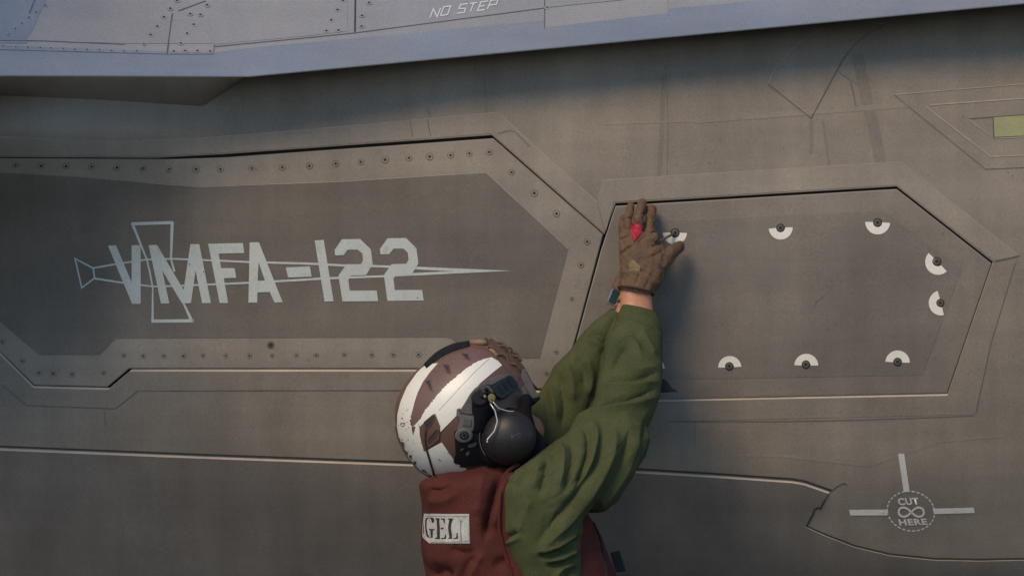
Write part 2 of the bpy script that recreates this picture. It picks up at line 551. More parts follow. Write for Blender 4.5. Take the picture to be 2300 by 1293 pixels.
# ------------------------------------------------------------------ the aircraft side
def interp(x, pts):
    if x <= pts[0][0]:
        return pts[0][1]
    for i in range(len(pts) - 1):
        a, b = pts[i], pts[i + 1]
        if x <= b[0]:
            t = (x - a[0]) / (b[0] - a[0])
            p0 = pts[i - 1] if i > 0 else a
            p3 = pts[i + 2] if i + 2 < len(pts) else b
            m1 = (b[1] - p0[1]) / (b[0] - p0[0]) * (b[0] - a[0]) if b[0] != p0[0] else 0
            m2 = (p3[1] - a[1]) / (p3[0] - a[0]) * (b[0] - a[0]) if p3[0] != a[0] else 0
            t2, t3 = t * t, t * t * t
            return (2 * t3 - 3 * t2 + 1) * a[1] + (t3 - 2 * t2 + t) * m1 + (-2 * t3 + 3 * t2) * b[1] + (t3 - t2) * m2
    return pts[-1][1]

def sstep(a, b, x):
    t = min(1, max(0, (x - a) / (b - a)))
    return t * t * (3 - 2 * t)

def interp_lin(x, pts):
    for a, b in zip(pts[:-1], pts[1:]):
        if x <= b[0]:
            return a[1] + (b[1] - a[1]) * (x - a[0]) / (b[0] - a[0])
    return pts[-1][1]
def EDGE(px):
    return interp_lin(px, [(-900, 166), (0, 170), (558, 172), (2300, 8), (3300, -86)])

PROF = [(-500, 0.20), (-50, 0.13), (100, 0.058), (200, 0.034), (300, 0.017), (420, 0.005), (560, 0.0), (760, 0.006), (900, 0.020), (1040, 0.045), (1150, 0.082), (1293, 0.145), (1500, 0.27), (1800, 0.52), (2200, 0.95)]
def FY(px, py):
    y = interp(py, PROF)
    A = 1 - sstep(-60, 620, px)
    if A > 0:
        if py > 290:
            y -= 0.29 * A * math.exp(-(max(0.0, py - 290) / (125 + 115 * A)) ** 1.45)
        else:
            y -= 0.29 * A * math.exp(-((290 - py) / 300.0) ** 2)
    e_ = EDGE(px)
    y += 0.35 * (1 - sstep(e_ - 130, e_ - 6, py))      # tucks in behind the wing root
    # right corner rolls away downward
    y += 0.05 * sstep(1250, 1600, py) * sstep(1700, 2500, px)
    # shallow waviness of a real skin
    y += 0.0016 * math.sin(px / 173.0 + 1.0) * math.sin(py / 141.0) + 0.0012 * math.sin(px / 71.0 + py / 190.0)
    return y

jet = bpy.data.objects.new('military_jet', None)
jet.location = (0, 0.3, -1.7)
COL.objects.link(jet)
tag(jet, 'grey-brown military jet side with pale VMFA-122 lettering, bay panels and blue-grey wing edge overhead', 'aircraft')

# --- boundaries in photo pixels
HOLE = [(-500, 350), (0, 352), (350, 354), (500, 346), (1105, 303), (1357, 525), (1382, 456), (2014, 418), (2231, 588), (2128, 888), (1485, 901),
        (1262, 904), (1257, 882), (1203, 881), (1165, 834), (292, 834), (243, 875), (75, 871), (0, 797), (-260, 560), (-500, 540)]
LEDGE = [(-900, 985), (0, 1003), (420, 1020), (920, 1038), (1400, 1052), (1620, 1065), (1780, 1076), (1808, 1081), (1868, 1102)]
NOTCH = [(1853, 1122), (1843, 1141), (1836, 1140), (1829, 1144), (1828, 1150), (1812, 1181)]
CURVE = [(1860, 1203), (1920, 1226), (2000, 1245), (2100, 1255), (2200, 1257), (2350, 1254), (3200, 1215)]
TOPY = -60
skin_outer = [(-900, TOPY), (3200, TOPY), (3200, 1215)] + CURVE[:-1][::-1] + NOTCH[::-1] + LEDGE[::-1]

bm = drape_bm([skin_outer, HOLE], FY, 0.0, 16)
skin = bm_obj('fuselage_skin', bm, M['skin_paint'], jet, True, recalc=False)
# lip of the opening: bevel then wall
bm = bmesh.new()
H1 = inset(HOLE, [1.2] * 9 + [5, 5, 2, 5, 3, 5.5, 1.2, 5, 5, 5, 2, 2])
add_skirt(bm, HOLE, H1, FY, 0.0, -0.0042)
add_skirt(bm, H1, H1, FY, -0.0042, -0.024)
o = bm_obj('opening_lip', bm, M['lip_paint'], jet, False)
# dark bay floor behind the panels
drape('bay_floor', [HOLE], FY, -0.024, M['gap'], jet, grid=40)

# lower door with its bright upper step
low_poly = LEDGE + NOTCH + CURVE + [(3200, 2300), (-900, 2300)]
nb = len(LEDGE) + len(NOTCH) + len(CURVE)
ws = [8.0] * (len(LEDGE) - 1) + [3.0] * (len(NOTCH) + 1) + [2.6] * (len(CURVE) - 1) + [0, 0, 0]
while len(ws) < len(low_poly):
    ws.insert(0, 8.0)
ws = ws[:len(low_poly)]
lowin = inset(low_poly, ws)
ldoor = None
bm = drape_bm([lowin], FY, 0.0035, 18)
ldoor = bm_obj('lower_door', bm, M['lower_paint'], jet, True, recalc=False)
bm = bmesh.new()
a = low_poly[:nb]; b = lowin[:nb]
add_skirt(bm, b, a, FY, 0.0035, -0.003, closed=False)
add_skirt(bm, a, a, FY, -0.003, -0.03, closed=False)
bm_obj('step_edge', bm, M['lip_paint'], ldoor, False)
# dark joint above the step
multi_drape('door_joint', stroke_polys([(p[0], p[1] - 1.5) for p in LEDGE], 3.4), FY, 0.0008, M['gap'], ldoor, 18)
multi_drape('door_joint', stroke_polys(NOTCH, 2.8) + stroke_polys([NOTCH[-1]] + [(p[0], p[1] - 2) for p in CURVE], 2.6), FY, 0.0012, M['gap'], ldoor, 18)
multi_drape('door_joint', stroke_polys([(1868, 1102), (1880, 1092), (1895, 1085), (1902, 1087)], 1.6), FY, 0.0012, M['gap'], ldoor, 18)
# skin return behind the ledge
bm = bmesh.new()
sk = LEDGE + NOTCH + CURVE
add_skirt(bm, sk, sk, FY, 0.0, -0.03, closed=False)
bm_obj('skin_return', bm, M['gap'], jet, False)

# left bay door
DL = [(-500, 350), (0, 352), (350, 354), (500, 346), (1105, 303), (1356.5, 523), (1294.5, 757), (1266, 848), (1256, 879), (1206, 878), (1165, 834), (292, 834), (243, 875), (75, 871), (0, 797), (-260, 560), (-500, 540)]
wl = [3, 3, 5, 8, 4, .6, .6, .6, 5, 5, 6.5, 6, 6.5, 6.5, 6, 6, 6]
DLi = inset(DL, wl)
def panel(name, poly, off, m, parent, grid=16, bev=2.2):
    inn = inset(poly, bev)
    bm = drape_bm([inn], FY, off, grid)
    o = bm_obj(name, bm, m, parent, True, recalc=False)
    bm = bmesh.new()
    add_skirt(bm, inn, poly, FY, off, off - 0.0022)
    add_skirt(bm, poly, poly, FY, off - 0.0022, off - 0.022)
    e = bm_obj('panel_edge', bm, M['edge_paint'], o, False)
    return o
bay = panel('bay_door', DLi, -0.0012, M['strip_paint'], jet)
# right access panel
DR = [(1382, 456), (2014, 418), (2231, 588), (2128, 888), (1485, 901), (1261, 903), (1268, 850), (1296, 757), (1359, 526)]
wr = [6.5, 5, 2.5, 5.5, 4, .6, .6, .6, 2.5]
acc = panel('access_panel', inset(DR, wr), -0.0012, M['panel_paint'], jet)

# inner coatings
COAT = [(-500, 385), (0, 388), (180, 398), (330, 411), (450, 420), (600, 416), (760, 408), (1092, 388), (1277, 557), (1212, 804), (1145, 804), (1060, 800), (1012, 760), (998, 757), (260, 760), (225, 797), (88, 797), (0, 722), (-260, 480), (-500, 470)]
drape('dark_coating', COAT, FY, -0.0006, M['coat_paint'], bay, 16, smooth=True)
C2 = [(1436, 500), (1600, 492), (1985, 474), (2160, 604), (2072, 842), (1500, 852), (1340, 852), (1360, 770)]
drape('centre_coating', C2, FY, -0.0007, M['panel_mid'], acc, 16, smooth=True)

# seal strips round the opening
SL = [(-500, 304), (0, 308), (120, 312), (250, 318), (450, 311), (700, 291), (1118, 253), (1340, 453), (1358, 522), (1105, 300), (500, 343), (350, 351), (0, 349), (-500, 347)]
SR = [(1341, 455), (1351, 405), (2022, 364), (2288, 574), (2233, 585), (2014, 415), (1379, 453), (1361, 518)]
SB = [(2286, 580), (2225, 772), (2190, 930), (1485, 946), (1200, 948), (1205, 905), (1485, 904), (2130, 891), (2234, 592)]
SLL = [(-300, 590), (0, 800), (74, 874), (244, 878), (294, 837), (940, 837), (940, 875), (308, 877), (259, 916), (60, 909), (-30, 840), (-300, 640)]
drape('seal_strip', SL, FY, 0.0008, M['strip_paint'], jet, 16, thick=0.0008, smooth=True)
drape('seal_strip', SR, FY, 0.0009, M['strip_paint'], jet, 16, thick=0.0009, smooth=True)
drape('seal_strip', SB, FY, 0.0006, M['skin_paint'], jet, 16, thick=0.0006, smooth=True)
drape('seal_strip', SLL, FY, 0.0006, M['skin_paint'], jet, 16, thick=0.0006, smooth=True)

def line(name, pts, wd, m, parent=jet, yf=FY, off=0.0011, smooth=True, grid=18):
    if smooth and len(pts) > 2:
        pts = [tuple(p) for p in catmull(pts, 4)]
    return multi_drape(name, stroke_polys(pts, wd), yf, off, m, parent, grid)
line('joint', [(-300, 690), (-30, 842), (16, 872), (60, 910), (259, 917), (309, 877), (600, 876), (935, 876)], 1.6, M['faint_line'], smooth=False)
line('joint', [(250, 317.5), (450, 310.5), (700, 290.5), (1118, 252.5), (1341, 453)], 1.5, M['pale_line'], smooth=False)
line('joint', [(-500, 303.5), (0, 307.5), (120, 311.5), (250, 317.5)], 1.8, M['pale_line'], smooth=False)
line('joint', [(1351, 404.5), (2022, 363), (2288, 573)], 1.4, M['pale_line'], smooth=False)
line('joint', [(2234, 587), (2262, 581), (2289, 574)], 2.4, M['sealant'], smooth=False)
line('joint', [(2280, 590), (2225, 772), (2192, 925)], 1.4, M['faint_line'], smooth=False)
line('joint', [(1500, 946), (1850, 944), (2185, 933)], 1.6, M['faint_line'])
line('joint', [(1276, 558), (1092, 387.5), (760, 408), (450, 420), (330, 411)], 1.6, M['pale_line'], bay, off=-0.0003, smooth=False)
# curved spine joint above the right panel
line('joint', [(1724, 190), (1742, 155), (1790, 100), (1850, 62)], 1.5, M['pale_line'])
line('joint', [(1724, 188), (1822, 266)], 2.0, M['sealant'])
line('joint', [(1822, 266), (1868, 180), (1905, 118), (1945, 80), (1995, 52)], 2.2, M['sealant'])
line('joint', [(1900, 44), (1996, 55)], 1.4, M['pale_line'])
# panel on the right edge with its formation light
line('joint', [(2008, 213), (2150, 201), (2600, 165)], 2.2, M['pale_line'], smooth=False)
line('joint', [(2008, 213), (2214, 380), (2600, 362)], 1.8, M['faint_line'], smooth=False)
line('joint', [(2080, 240), (2226, 352), (2600, 335)], 3.0, M['pale_line'], smooth=False)
line('joint', [(2090, 236), (2300, 221), (2600, 205)], 3.0, M['pale_line'], smooth=False)
line('joint', [(2175, 267), (2600, 235)], 1.8, M['sealant'], smooth=False)
line('joint', [(2175, 267), (2232, 311), (2600, 296)], 2.2, M['pale_line'], smooth=False)
fl = drape('formation_light', [(2232, 264), (2600, 238), (2600, 292), (2234, 308)], FY, 0.0016, M['light_strip'], jet, 16, thick=0.0016)
line('light_bezel', [(2231, 262), (2232, 310)], 2.4, M['sealant'], fl, off=0.0019)
# faint vertical repair seams and bands
def band(pts, wd, m, off=0.0004):
    return multi_drape('filler_band', stroke_polys(pts, wd), FY, off, m, jet, 18)
M['band_dark'] = mat('band_dark', (0.218, 0.184, 0.146), 0.62, var=0.09, vscale=3, grain=G, streak=STK, spec=0.35)
M['band_pale'] = mat('band_pale', (0.272, 0.228, 0.180), 0.62, var=0.09, vscale=3, grain=G, streak=STK, spec=0.35)
band([(1925, 120), (1948, 230), (1968, 310), (1978, 372)], 26, M['band_dark'])
band([(1848, 268), (1856, 330), (1862, 372)], 5, M['band_dark'], 0.0005)
band([(1822, 270), (1822, 345)], 8, M['band_dark'], 0.0005)
band([(1085, 160), (1092, 220), (1094, 290)], 3, M['band_dark'], 0.0005)
band([(1496, 150), (1500, 280), (1498, 402)], 3, M['band_dark'], 0.0005)
band([(1490, 170), (1486, 300), (1480, 400)], 10, M['band_dark'], 0.0003)
band([(960, 240), (966, 262)], 5, M['band_dark'], 0.0005)
band([(1560, 272), (1900, 246), (2060, 234)], 12, M['band_pale'], 0.0006)
band([(1352, 278), (1560, 272)], 5, M['band_pale'], 0.0006)
band([(1570, 1020), (1750, 1022), (1950, 1045), (2110, 990), (2250, 978)], 7, M['band_pale'], 0.0004)
band([(1610, 980), (1618, 1050)], 3, M['band_pale'], 0.0005)
band([(1560, 930), (1562, 1000)], 3, M['band_dark'], 0.0005)
line('joint', [(233, 918), (238, 960)], 1.4, M['faint_line'])
for q in range(2):
    x = 920 + q * 40
    line('scuff', [(x, 268 - q * 2.0), (x + 4, 292), (x + 8, 308 - q * 2)], 2.0, M['faint_line'], off=0.0011)
line('scuff', [(1118, 300), (1150, 294), (1172, 312), (1190, 330)], 3.0, M['faint_line'], off=0.0012)
line('scuff', [(1880, 160), (1925, 190)], 1.2, M['faint_line'])
line('scratch', [(1910, 185), (1916, 205), (1922, 238)], 1.6, M['sealant'])
line('scratch', [(1830, 692), (1832, 680), (1850, 664)], 1.3, M['faint_line'], acc, off=0.0)


# tiny pits and chips
pit = []
for i in range(150):
    x, y = rng.uniform(20, 2280), rng.uniform(230, 1280)
    r = rng.uniform(0.8, 1.9)
    pit.append([(x + r * math.cos(a + i), y + r * rng.uniform(.6, 1.2) * math.sin(a + i)) for a in (0, 1.2, 2.5, 3.8, 5.0)])
pj = multi_drape('paint_pits', [p for p in pit if not (1200 < p[0][0] < 1500 and p[0][1] > 420)], FY, 0.0014, M['faint_line'], jet, 0)
pj['kind'] = 'stuff'

# --- fasteners
def frame_at(px, py, yf, off):
    e = 6
    p = W(px, py, yf(px, py) - off)
    a = W(px + e, py, yf(px + e, py)) - W(px - e, py, yf(px - e, py))
    b = W(px, py - e, yf(px, py - e)) - W(px, py + e, yf(px, py + e))
    n = a.cross(b).normalized()      # towards the camera
    if n.y > 0:
        n = -n
    x = a.normalized(); y = n.cross(x)
    R = Matrix((x, y, n)).transposed().to_4x4()
    return Matrix.Translation(p) @ R

def disc_mesh(name, rings, mats, seg=18):
    """rings: (r, z, matindex) from outside to inside"""
    bm = bmesh.new()
    prev = None
    for r, z, mi in rings:
        cur = [bm.verts.new((r * math.cos(2 * math.pi * k / seg), r * math.sin(2 * math.pi * k / seg), z)) for k in range(seg)]
        if prev:
            for k in range(seg):
                f = bm.faces.new((prev[k], prev[(k + 1) % seg], cur[(k + 1) % seg], cur[k]))
                f.material_index = mi
        prev = cur
    f = bm.faces.new(prev); f.material_index = rings[-1][2]
    bmesh.ops.recalc_face_normals(bm, faces=bm.faces)
    me = bpy.data.meshes.new(name)
    bm.to_mesh(me); bm.free()
    for m in mats:
        me.materials.append(m)
    return me
q = S
fast_me = disc_mesh('fastener', [(8.2 * q, 0.0001, 0), (8.0 * q, 0.0005, 2), (6.6 * q, 0.0005, 2), (6.3 * q, 0.0009, 0), (3.3 * q, 0.0010, 0), (2.9 * q, 0.0004, 1), (2.4 * q, 0.0003, 1)],
                    [M['strip_paint'], M['dark'], M['stain']])
wfast_me = disc_mesh('fastener', [(7.5 * q, 0.0001, 0), (7.2 * q, 0.0006, 2), (5.8 * q, 0.0006, 0), (3.4 * q, 0.0009, 0), (3.2 * q, 0.0004, 1), (2.4 * q, 0.0003, 1)],
                     [M['wing_paint'], M['dark'], M['wing_line']], 14)
bolt_me = disc_mesh('bolt', [(13.5 * q, 0.0002, 0), (12.5 * q, 0.0012, 1), (9.8 * q, 0.0014, 2), (9.2 * q, 0.0004, 2), (8.6 * q, 0.0020, 0), (5.2 * q, 0.0024, 0), (4.6 * q, 0.0008, 2), (2.4 * q, 0.0006, 2)],
                    [M['metal'], M['stain'], M['dark']], 24)
def place(me, px, py, parent, yf=FY, off=0.0, rot=0.0, sc=1.0):
    o = bpy.data.objects.new(me.name, me)
    COL.objects.link(o)
    o.parent = parent
    o.matrix_parent_inverse = WM(parent).inverted()
    o.matrix_basis = frame_at(px, py, yf, off) @ Matrix.Rotation(rot, 4, 'Z') @ Matrix.Scale(sc, 4)
    return o
FL = [(495, 380), (565, 378), (634, 376), (695, 373), (754, 368), (810, 364), (865, 359), (919, 355), (965, 352), (1012, 349), (1054, 345), (1099, 342),
      (1149, 387), (1200, 434), (1250, 480), (1319, 543), (1305, 595), (1284, 671), (1249, 790), (1228, 838),
      (278, 798), (322, 799), (368, 799), (412, 799), (456, 798), (507, 798), (560, 798), (611, 798), (665, 797), (710, 797), (773, 796), (835, 796), (883, 796), (940, 796),
      (87, 837), (119, 838), (162, 840), (233, 837), (50, 810), (5, 767), (380, 380), (440, 380), (320, 378), (262, 376), (205, 374), (148, 373), (92, 372), (35, 371)]
for (x, y) in FL:
    place(fast_me, x, y, bay, off=-0.0012, rot=random.random() * 6, sc=(1.0 if y < 600 else 0.75) * random.uniform(.88, 1.1))
place(disc_mesh('fastener', [(9 * q, 0.0002, 0), (5 * q, 0.0006, 0), (3 * q, 0.0003, 1), (1.5 * q, 0.0002, 1)], [M['stain'], M['dark']]), 608, 775, bay, off=-0.0012)
FR = [(1516, 523, 1.1), (1753, 512, 1.0), (1971, 500, 1.05), (2104, 587, 1.05), (2112, 680, 0.95), (2016, 812, 1.0), (1810, 818, 1.0), (1638, 822, 1.0), (1466, 825, 1.0)]
# cream half-ring torque marks: centre, cut direction (deg, direction the half ring bulges towards)
HR = [(1516, 522, 270, 27), (1753.5, 511, 271, 27), (1971.5, 498.5, 269, 28), (2107, 588, 226, 29), (2114, 680, 194, 28), (2016, 814, 90, 27.5), (1811, 821, 90, 27), (1639, 825, 90, 26), (1467, 828, 90, 26)]
for (x, y, sc), (hx, hy, ang, R) in zip(FR, HR):
    ang += random.uniform(-2.5, 2.5)
    a0 = math.radians(ang - 88); a1 = math.radians(ang + 88)
    n = 22
    outer = [(hx + R * math.cos(a0 + (a1 - a0) * k / n), hy - R * math.sin(a0 + (a1 - a0) * k / n)) for k in range(n + 1)]
    inner = [(hx + 10 * math.cos(a0 + (a1 - a0) * k / n), hy - 10 * math.sin(a0 + (a1 - a0) * k / n)) for k in range(n, -1, -1)]
    drape('torque_mark', outer + inner, FY, 0.0002, M['torque'], acc, 30)
    place(bolt_me, x, y, acc, off=-0.0006, rot=random.random() * 6, sc=sc * 0.76)

# --- unit lettering and sword emblem
z7 = lambda p: (150 + p[0] / 4.3094, 450 + p[1] / 4.3094)
z8 = lambda p: (660 + p[0] / 4.4231, 500 + p[1] / 4.4231)
z5 = lambda p: (1500 + p[0] / 2.875, 900 + p[1] / 2.875)
A7 = lambda L: [z7(p) for p in L]
A8 = lambda L: [z8(p) for p in L]
A5 = lambda L: [z5(p) for p in L]
letters = [
    A7([(398, 438), (477, 434), (627, 790), (628, 434), (715, 434), (716, 1000), (632, 1000)]),
    A7([(792, 433), (873, 430), (1130, 865), (1197, 423), (1283, 423), (1395, 992), (1310, 993), (1247, 680), (1202, 993), (1115, 995), (925, 680), (993, 995), (912, 997)]),
    A7([(1368, 420), (1704, 412), (1718, 508), (1470, 515), (1495, 655), (1625, 655), (1640, 748), (1520, 752), (1562, 992), (1480, 992)]),
    [A7([(1770, 406), (1860, 405), (2090, 985), (2010, 987), (1965, 885), (1845, 890), (1843, 988), (1758, 988)]), A7([(1857, 600), (1918, 775), (1848, 778)])],
    [(642, 600.5), (696, 598), (700, 621), (647, 623)],
    A8([(207, 177), (297, 172), (395, 780), (305, 782)]),
    A8([(405, 270), (478, 165), (657, 162), (765, 265), (783, 412), (718, 520), (567, 525), (542, 570), (556, 675), (823, 673), (838, 778), (483, 782), (443, 525), (525, 412), (665, 412), (688, 375), (680, 305), (635, 268), (535, 268), (495, 322), (410, 325)]),
    A8([(855, 262), (930, 155), (1115, 152), (1218, 255), (1238, 405), (1170, 518), (1010, 530), (990, 555), (1003, 668), (1275, 668), (1290, 772), (930, 776), (895, 520), (970, 412), (1115, 408), (1140, 370), (1132, 298), (1090, 258), (990, 258), (948, 312), (862, 314)]),
]
for l in letters:
    loops = l if isinstance(l[0][0], tuple) else [l]
    bm = drape_bm(loops, FY, 0.0004, 24)
    bm_obj('letter', bm, M['mark'], bay, False, recalc=False)
def st(pts, wd, closed=False):
    return stroke_polys(pts, wd, closed)
sword = []
sword += st(A7([(80, 563), (255, 655), (270, 750), (145, 845)]), 3.4, True)
sword += st(A7([(255, 655), (460, 618), (770, 572), (1030, 565), (1400, 580), (1760, 596), (2284, 610)]), [4, 4, 3.6, 4, 4, 4.2, 5])
sword += st([(680, 591.5), (716, 593), (773, 596.1), (836, 597.3), (875, 598.8), (938, 601.5)], [5, 5, 5, 5, 5.2, 5.6])
sword += st(A7([(270, 755), (530, 795), (830, 832), (1030, 828), (1400, 812), (1760, 797), (2284, 768)]), [4.5, 4, 3.6, 4, 4, 4.2, 5])
sword += st([(680, 628.3), (721, 625.5), (759, 623.9), (859, 620.3), (930, 616)], [5, 5, 5, 4.6, 5])
sword += [A8([(1220, 437), (1600, 453), (2165, 477), (1600, 505), (1180, 526), (1178, 500), (1560, 482), (1200, 463)])]
sword += st(A7([(625, 228), (1030, 215)]), 7)
sword += st(A7([(1021, 208), (1009, 562)]), [7, 5])
sword += st(A7([(633, 222), (775, 572)]), [6.5, 3.6])
sword += st(A7([(775, 572), (803, 690), (830, 832)]), 4)
sword += st(A7([(1008, 562), (1042, 690)]), [3.5, 5])
sword += st(A7([(832, 832), (830, 1183)]), [3, 5.5])
sword += st(A7([(820, 1167), (1228, 1164)]), 7.4)
sword += st(A7([(1130, 995), (1215, 1175)]), [4, 7])
multi_drape('sword_emblem', sword, FY, 0.0002, M['mark'], bay, 24)

# --- CUT HERE mark
cut = drape('cut_mark_bar', A5([(1487, 340), (1526, 340), (1562, 585), (1523, 587)]), FY, 0.0010, M['mark_dim'], jet, 24)
drape('cut_mark_bar', A5([(1170, 701), (1420, 700), (1428, 737), (1178, 738)]), FY, 0.0010, M['mark_dim'], jet, 24)
drape('cut_mark_bar', A5([(1710, 694), (1975, 687), (1983, 722), (1720, 729)]), FY, 0.0010, M['mark_dim'], jet, 24)
def ell(t):
    c, s_ = math.cos(t), math.sin(t)
    return z5((1570 + 152 * c + 12 * s_, 710 + 128 * s_ + 0 * c))
dash = []
nd = 30
for k in range(nd):
    t0 = 2 * math.pi * k / nd; t1 = t0 + 2 * math.pi / nd * 0.66
    dash += st([ell(t0), ell((t0 + t1) / 2), ell(t1)], 2.9)
multi_drape('cut_mark_ring', dash, FY, 0.0010, M['mark_dim'], jet, 0)
inf = []
for k in range(40):
    t = 2 * math.pi * k / 40
    den = 1 + math.sin(t) ** 2
    x = math.cos(t) / den; y = math.sin(t) * math.cos(t) / den
    inf.append(z5((1572 + 82 * x + 4 * y, 716 + 84 * y)))
multi_drape('cut_mark_symbol', st(inf, 4.6, True), FY, 0.0010, M['mark_dim'], jet, 0)

def text_polys(body, offset=0.0, shear=0.0):
    cu = bpy.data.curves.new('t', 'FONT')
    cu.body = body; cu.size = 1; cu.offset = offset; cu.shear = shear; cu.space_character = 1.08
    o = bpy.data.objects.new('t', cu); COL.objects.link(o)
    dg = bpy.context.evaluated_depsgraph_get()
    me = bpy.data.meshes.new_from_object(o.evaluated_get(dg))
    bpy.data.objects.remove(o); bpy.data.curves.remove(cu)
    return me

def place_text(name, body, quad, yf, off, m, parent, offset=0.02):
    """quad = TL, TR, BR, BL in photo pixels"""
    me = text_polys(body, offset)
    co = get_co(me)
    x0, x1 = co[:, 0].min(), co[:, 0].max(); y0, y1 = co[:, 1].min(), co[:, 1].max()
    u = (co[:, 0] - x0) / (x1 - x0); v = (co[:, 1] - y0) / (y1 - y0)
    TL, TR, BR, BL = [np.array(p, float) for p in quad]
    P = (1 - v)[:, None] * ((1 - u)[:, None] * BL + u[:, None] * BR) + v[:, None] * ((1 - u)[:, None] * TL + u[:, None] * TR)
    new = np.array([W(p[0], p[1], yf(p[0], p[1]) - off)[:] for p in P])
    set_co(me, new)
    if len(me.polygons) and sum(p.normal.y for p in me.polygons) > 0:
        me.flip_normals()
    return obj(name, me, m, parent, False)
place_text('cut_mark_lettering', 'CUT', A5([(1480, 627), (1614, 622), (1626, 668), (1492, 672)]), FY, 0.0011, M['mark_dim'], jet, 0.035)
place_text('cut_mark_lettering', 'HERE', A5([(1487, 762), (1668, 757), (1680, 798), (1497, 803)]), FY, 0.0011, M['mark_dim'], jet, 0.035)

# ------------------------------------------------------------------ wing over the side
def EDGE(px):
    return interp_lin(px, [(-900, 166), (0, 170), (558, 172), (2300, 8), (3300, -86)])
def interp_lin(x, pts):
    for a, b in zip(pts[:-1], pts[1:]):
        if x <= b[0]:
            return a[1] + (b[1] - a[1]) * (x - a[0]) / (b[0] - a[0])
    return pts[-1][1]
def YE(px):
    return interp(px, [(-900, -.85), (-300, -.68), (-100, -.50), (0, -.40), (120, -.30), (260, -.205), (420, -.135), (700, -.095), (1000, -.065), (3300, -.055)])  # left end stretched toward camera, out of view, to shade the fuselage
def WYf(px, py):
    h = max(0.0, EDGE(px) - py)
    k = h * S
    k1 = 62 * S
    y = YE(px) + k * 0.95 + 0.9 * k1 * (1 - math.exp(-k / k1 * 1.25))
    # low soft ridge of the lower lip on the left
    return y
edge_pts = [(-900, 166), (0, 170), (280, 171), (558, 172)] + [(558 + (2300 - 558) * k / 8, 172 - 164 * k / 8) for k in range(1, 9)] + [(3300, -86)]
wing_poly = [(-900, -260), (3300, -260)] + edge_pts[::-1]
wing = bm_obj('wing', drape_bm([wing_poly], WYf, 0.0, 10), M['wing_paint'], jet, True, recalc=False)
# underside
bm = bmesh.new()
UL = [(-900, 166, 212), (0, 170, 215), (220, 171, 226), (455, 171.6, 241), (505, 171.8, 208), (558, 172, 172.5), (1200, 111.6, 111), (1800, 55, 54), (2300, 8, 7), (3300, -86, -87)]
for (a, b) in zip(UL[:-1], UL[1:]):
    k = max(1, int((b[0] - a[0]) / 20))
    prev = None
    for j in range(k + 1):
        t = j / k
        x = a[0] + (b[0] - a[0]) * t; e = a[1] + (b[1] - a[1]) * t; l = a[2] + (b[2] - a[2]) * t
        p1 = W(x, e, YE(x)); p1b = W(x, e + 2.0, YE(x) + 0.0012)
        yb = FY(x, l) + (0.004 if l > e + 3 else 0.05)
        p2 = W(x, max(l, e + 2.5), yb)
        row = [bm.verts.new(p) for p in (p1, p1b, p2)]
        if prev:
            for c in range(2):
                f = bm.faces.new((prev[c], row[c], row[c + 1], prev[c + 1]))
                f.material_index = 1 if c == 1 else 0
        prev = row
bmesh.ops.remove_doubles(bm, verts=bm.verts, dist=1e-5)
me = bpy.data.meshes.new('wing_underside')
bmesh.ops.recalc_face_normals(bm, faces=bm.faces)
bm.to_mesh(me); bm.free()
me.materials.append(M['wing_edge']); me.materials.append(M['skin_paint'])
obj('wing_underside', me, None, wing, True)
WL = lambda pts, wd, m, off=0.0018, smooth=False: line('wing_joint', pts, wd, m, wing, WYf, off, smooth)
WL([(798, -80), (798, 0), (797, 72)], 3.4, M['gap'])
WL([(387, 30), (375, 122)], 2.6, M['wing_line'])
WL([(80, -5), (66, 30)], 2.4, M['wing_line'])
WL([(400, 25), (462, 2)], 1.6, M['wing_line'])
WL([(-100, 112), (0, 112), (375, 122), (482, 122)], 1.4, M['wing_line'])
WL([(480, 116), (481, 100)], 1.2, M['wing_line'])
WL([(482, 105), (700, 84), (798, 74), (1225, 18), (1500, -10)], 1.5, M['wing_line'])
WL([(1223, -20), (1223, 66)], 1.6, M['wing_line'])
WL([(-100, 90), (100, 92), (280, 100)], 1.0, M['wing_line'])
drape('wing_patch', [(485, 30), (560, 0), (560, -60), (780, -60), (780, 70), (700, 80), (482, 100)], WYf, 0.0013, M['wing_paint'], wing, 10, smooth=True)
drape('wing_patch', [(78, 62), (150, 48), (470, 42), (478, 98), (300, 98), (60, 92)], WYf, 0.0013, M['wing_pale'], wing, 10, smooth=True)
drape('wing_patch', [(1226, 16), (1500, -12), (1500, 30), (1226, 62)], WYf, 0.0013, M['wing_pale'], wing, 10, smooth=True)
drape('sky_tint_band', [(-300, 100), (0, 102), (375, 116), (484, 118), (560, 108), (800, 86), (1225, 46), (1700, 2), (2300, -52), (2300, 7), (1700, 63.5), (1225, 108), (560, 171), (0, 169), (-300, 168)], WYf, 0.0011, M['wing_lip'], wing, 10, smooth=True)  # sky reflection along the rolled lip, laid on as bluer colour
drape('wing_patch', [(-300, -60), (130, -60), (85, 40), (60, 98), (0, 98), (-300, 96)], WYf, 0.0010, M['wing_lip'], wing, 10, smooth=True)  # left section tinted with the sky's reflection
WF = [(7, 104), (35, 106), (62, 107), (90, 108), (115, 109), (142, 110), (168, 112), (195, 112), (223, 113), (250, 114), (278, 115), (307, 115), (390, 116), (416, 115), (443, 115), (472, 116),
      (18, 78), (34, 65), (49, 53), (65, 40), (81, 27), (101, 12), (323, 99), (338, 79), (353, 60), (368, 39), (382, 20), (397, 2), (406, 98), (420, 76), (435, 56), (427, 32), (450, 34), (465, 12),
      (744, 46), (758, 23), (770, 2), (813, 36), (829, 7), (733, 70), (760, 69), (812, 60), (1229, 18)]
for (x, y) in WF:
    place(wfast_me, x, y, wing, WYf, 0.0012, random.random() * 6, 0.75 if x < 330 else 0.95)
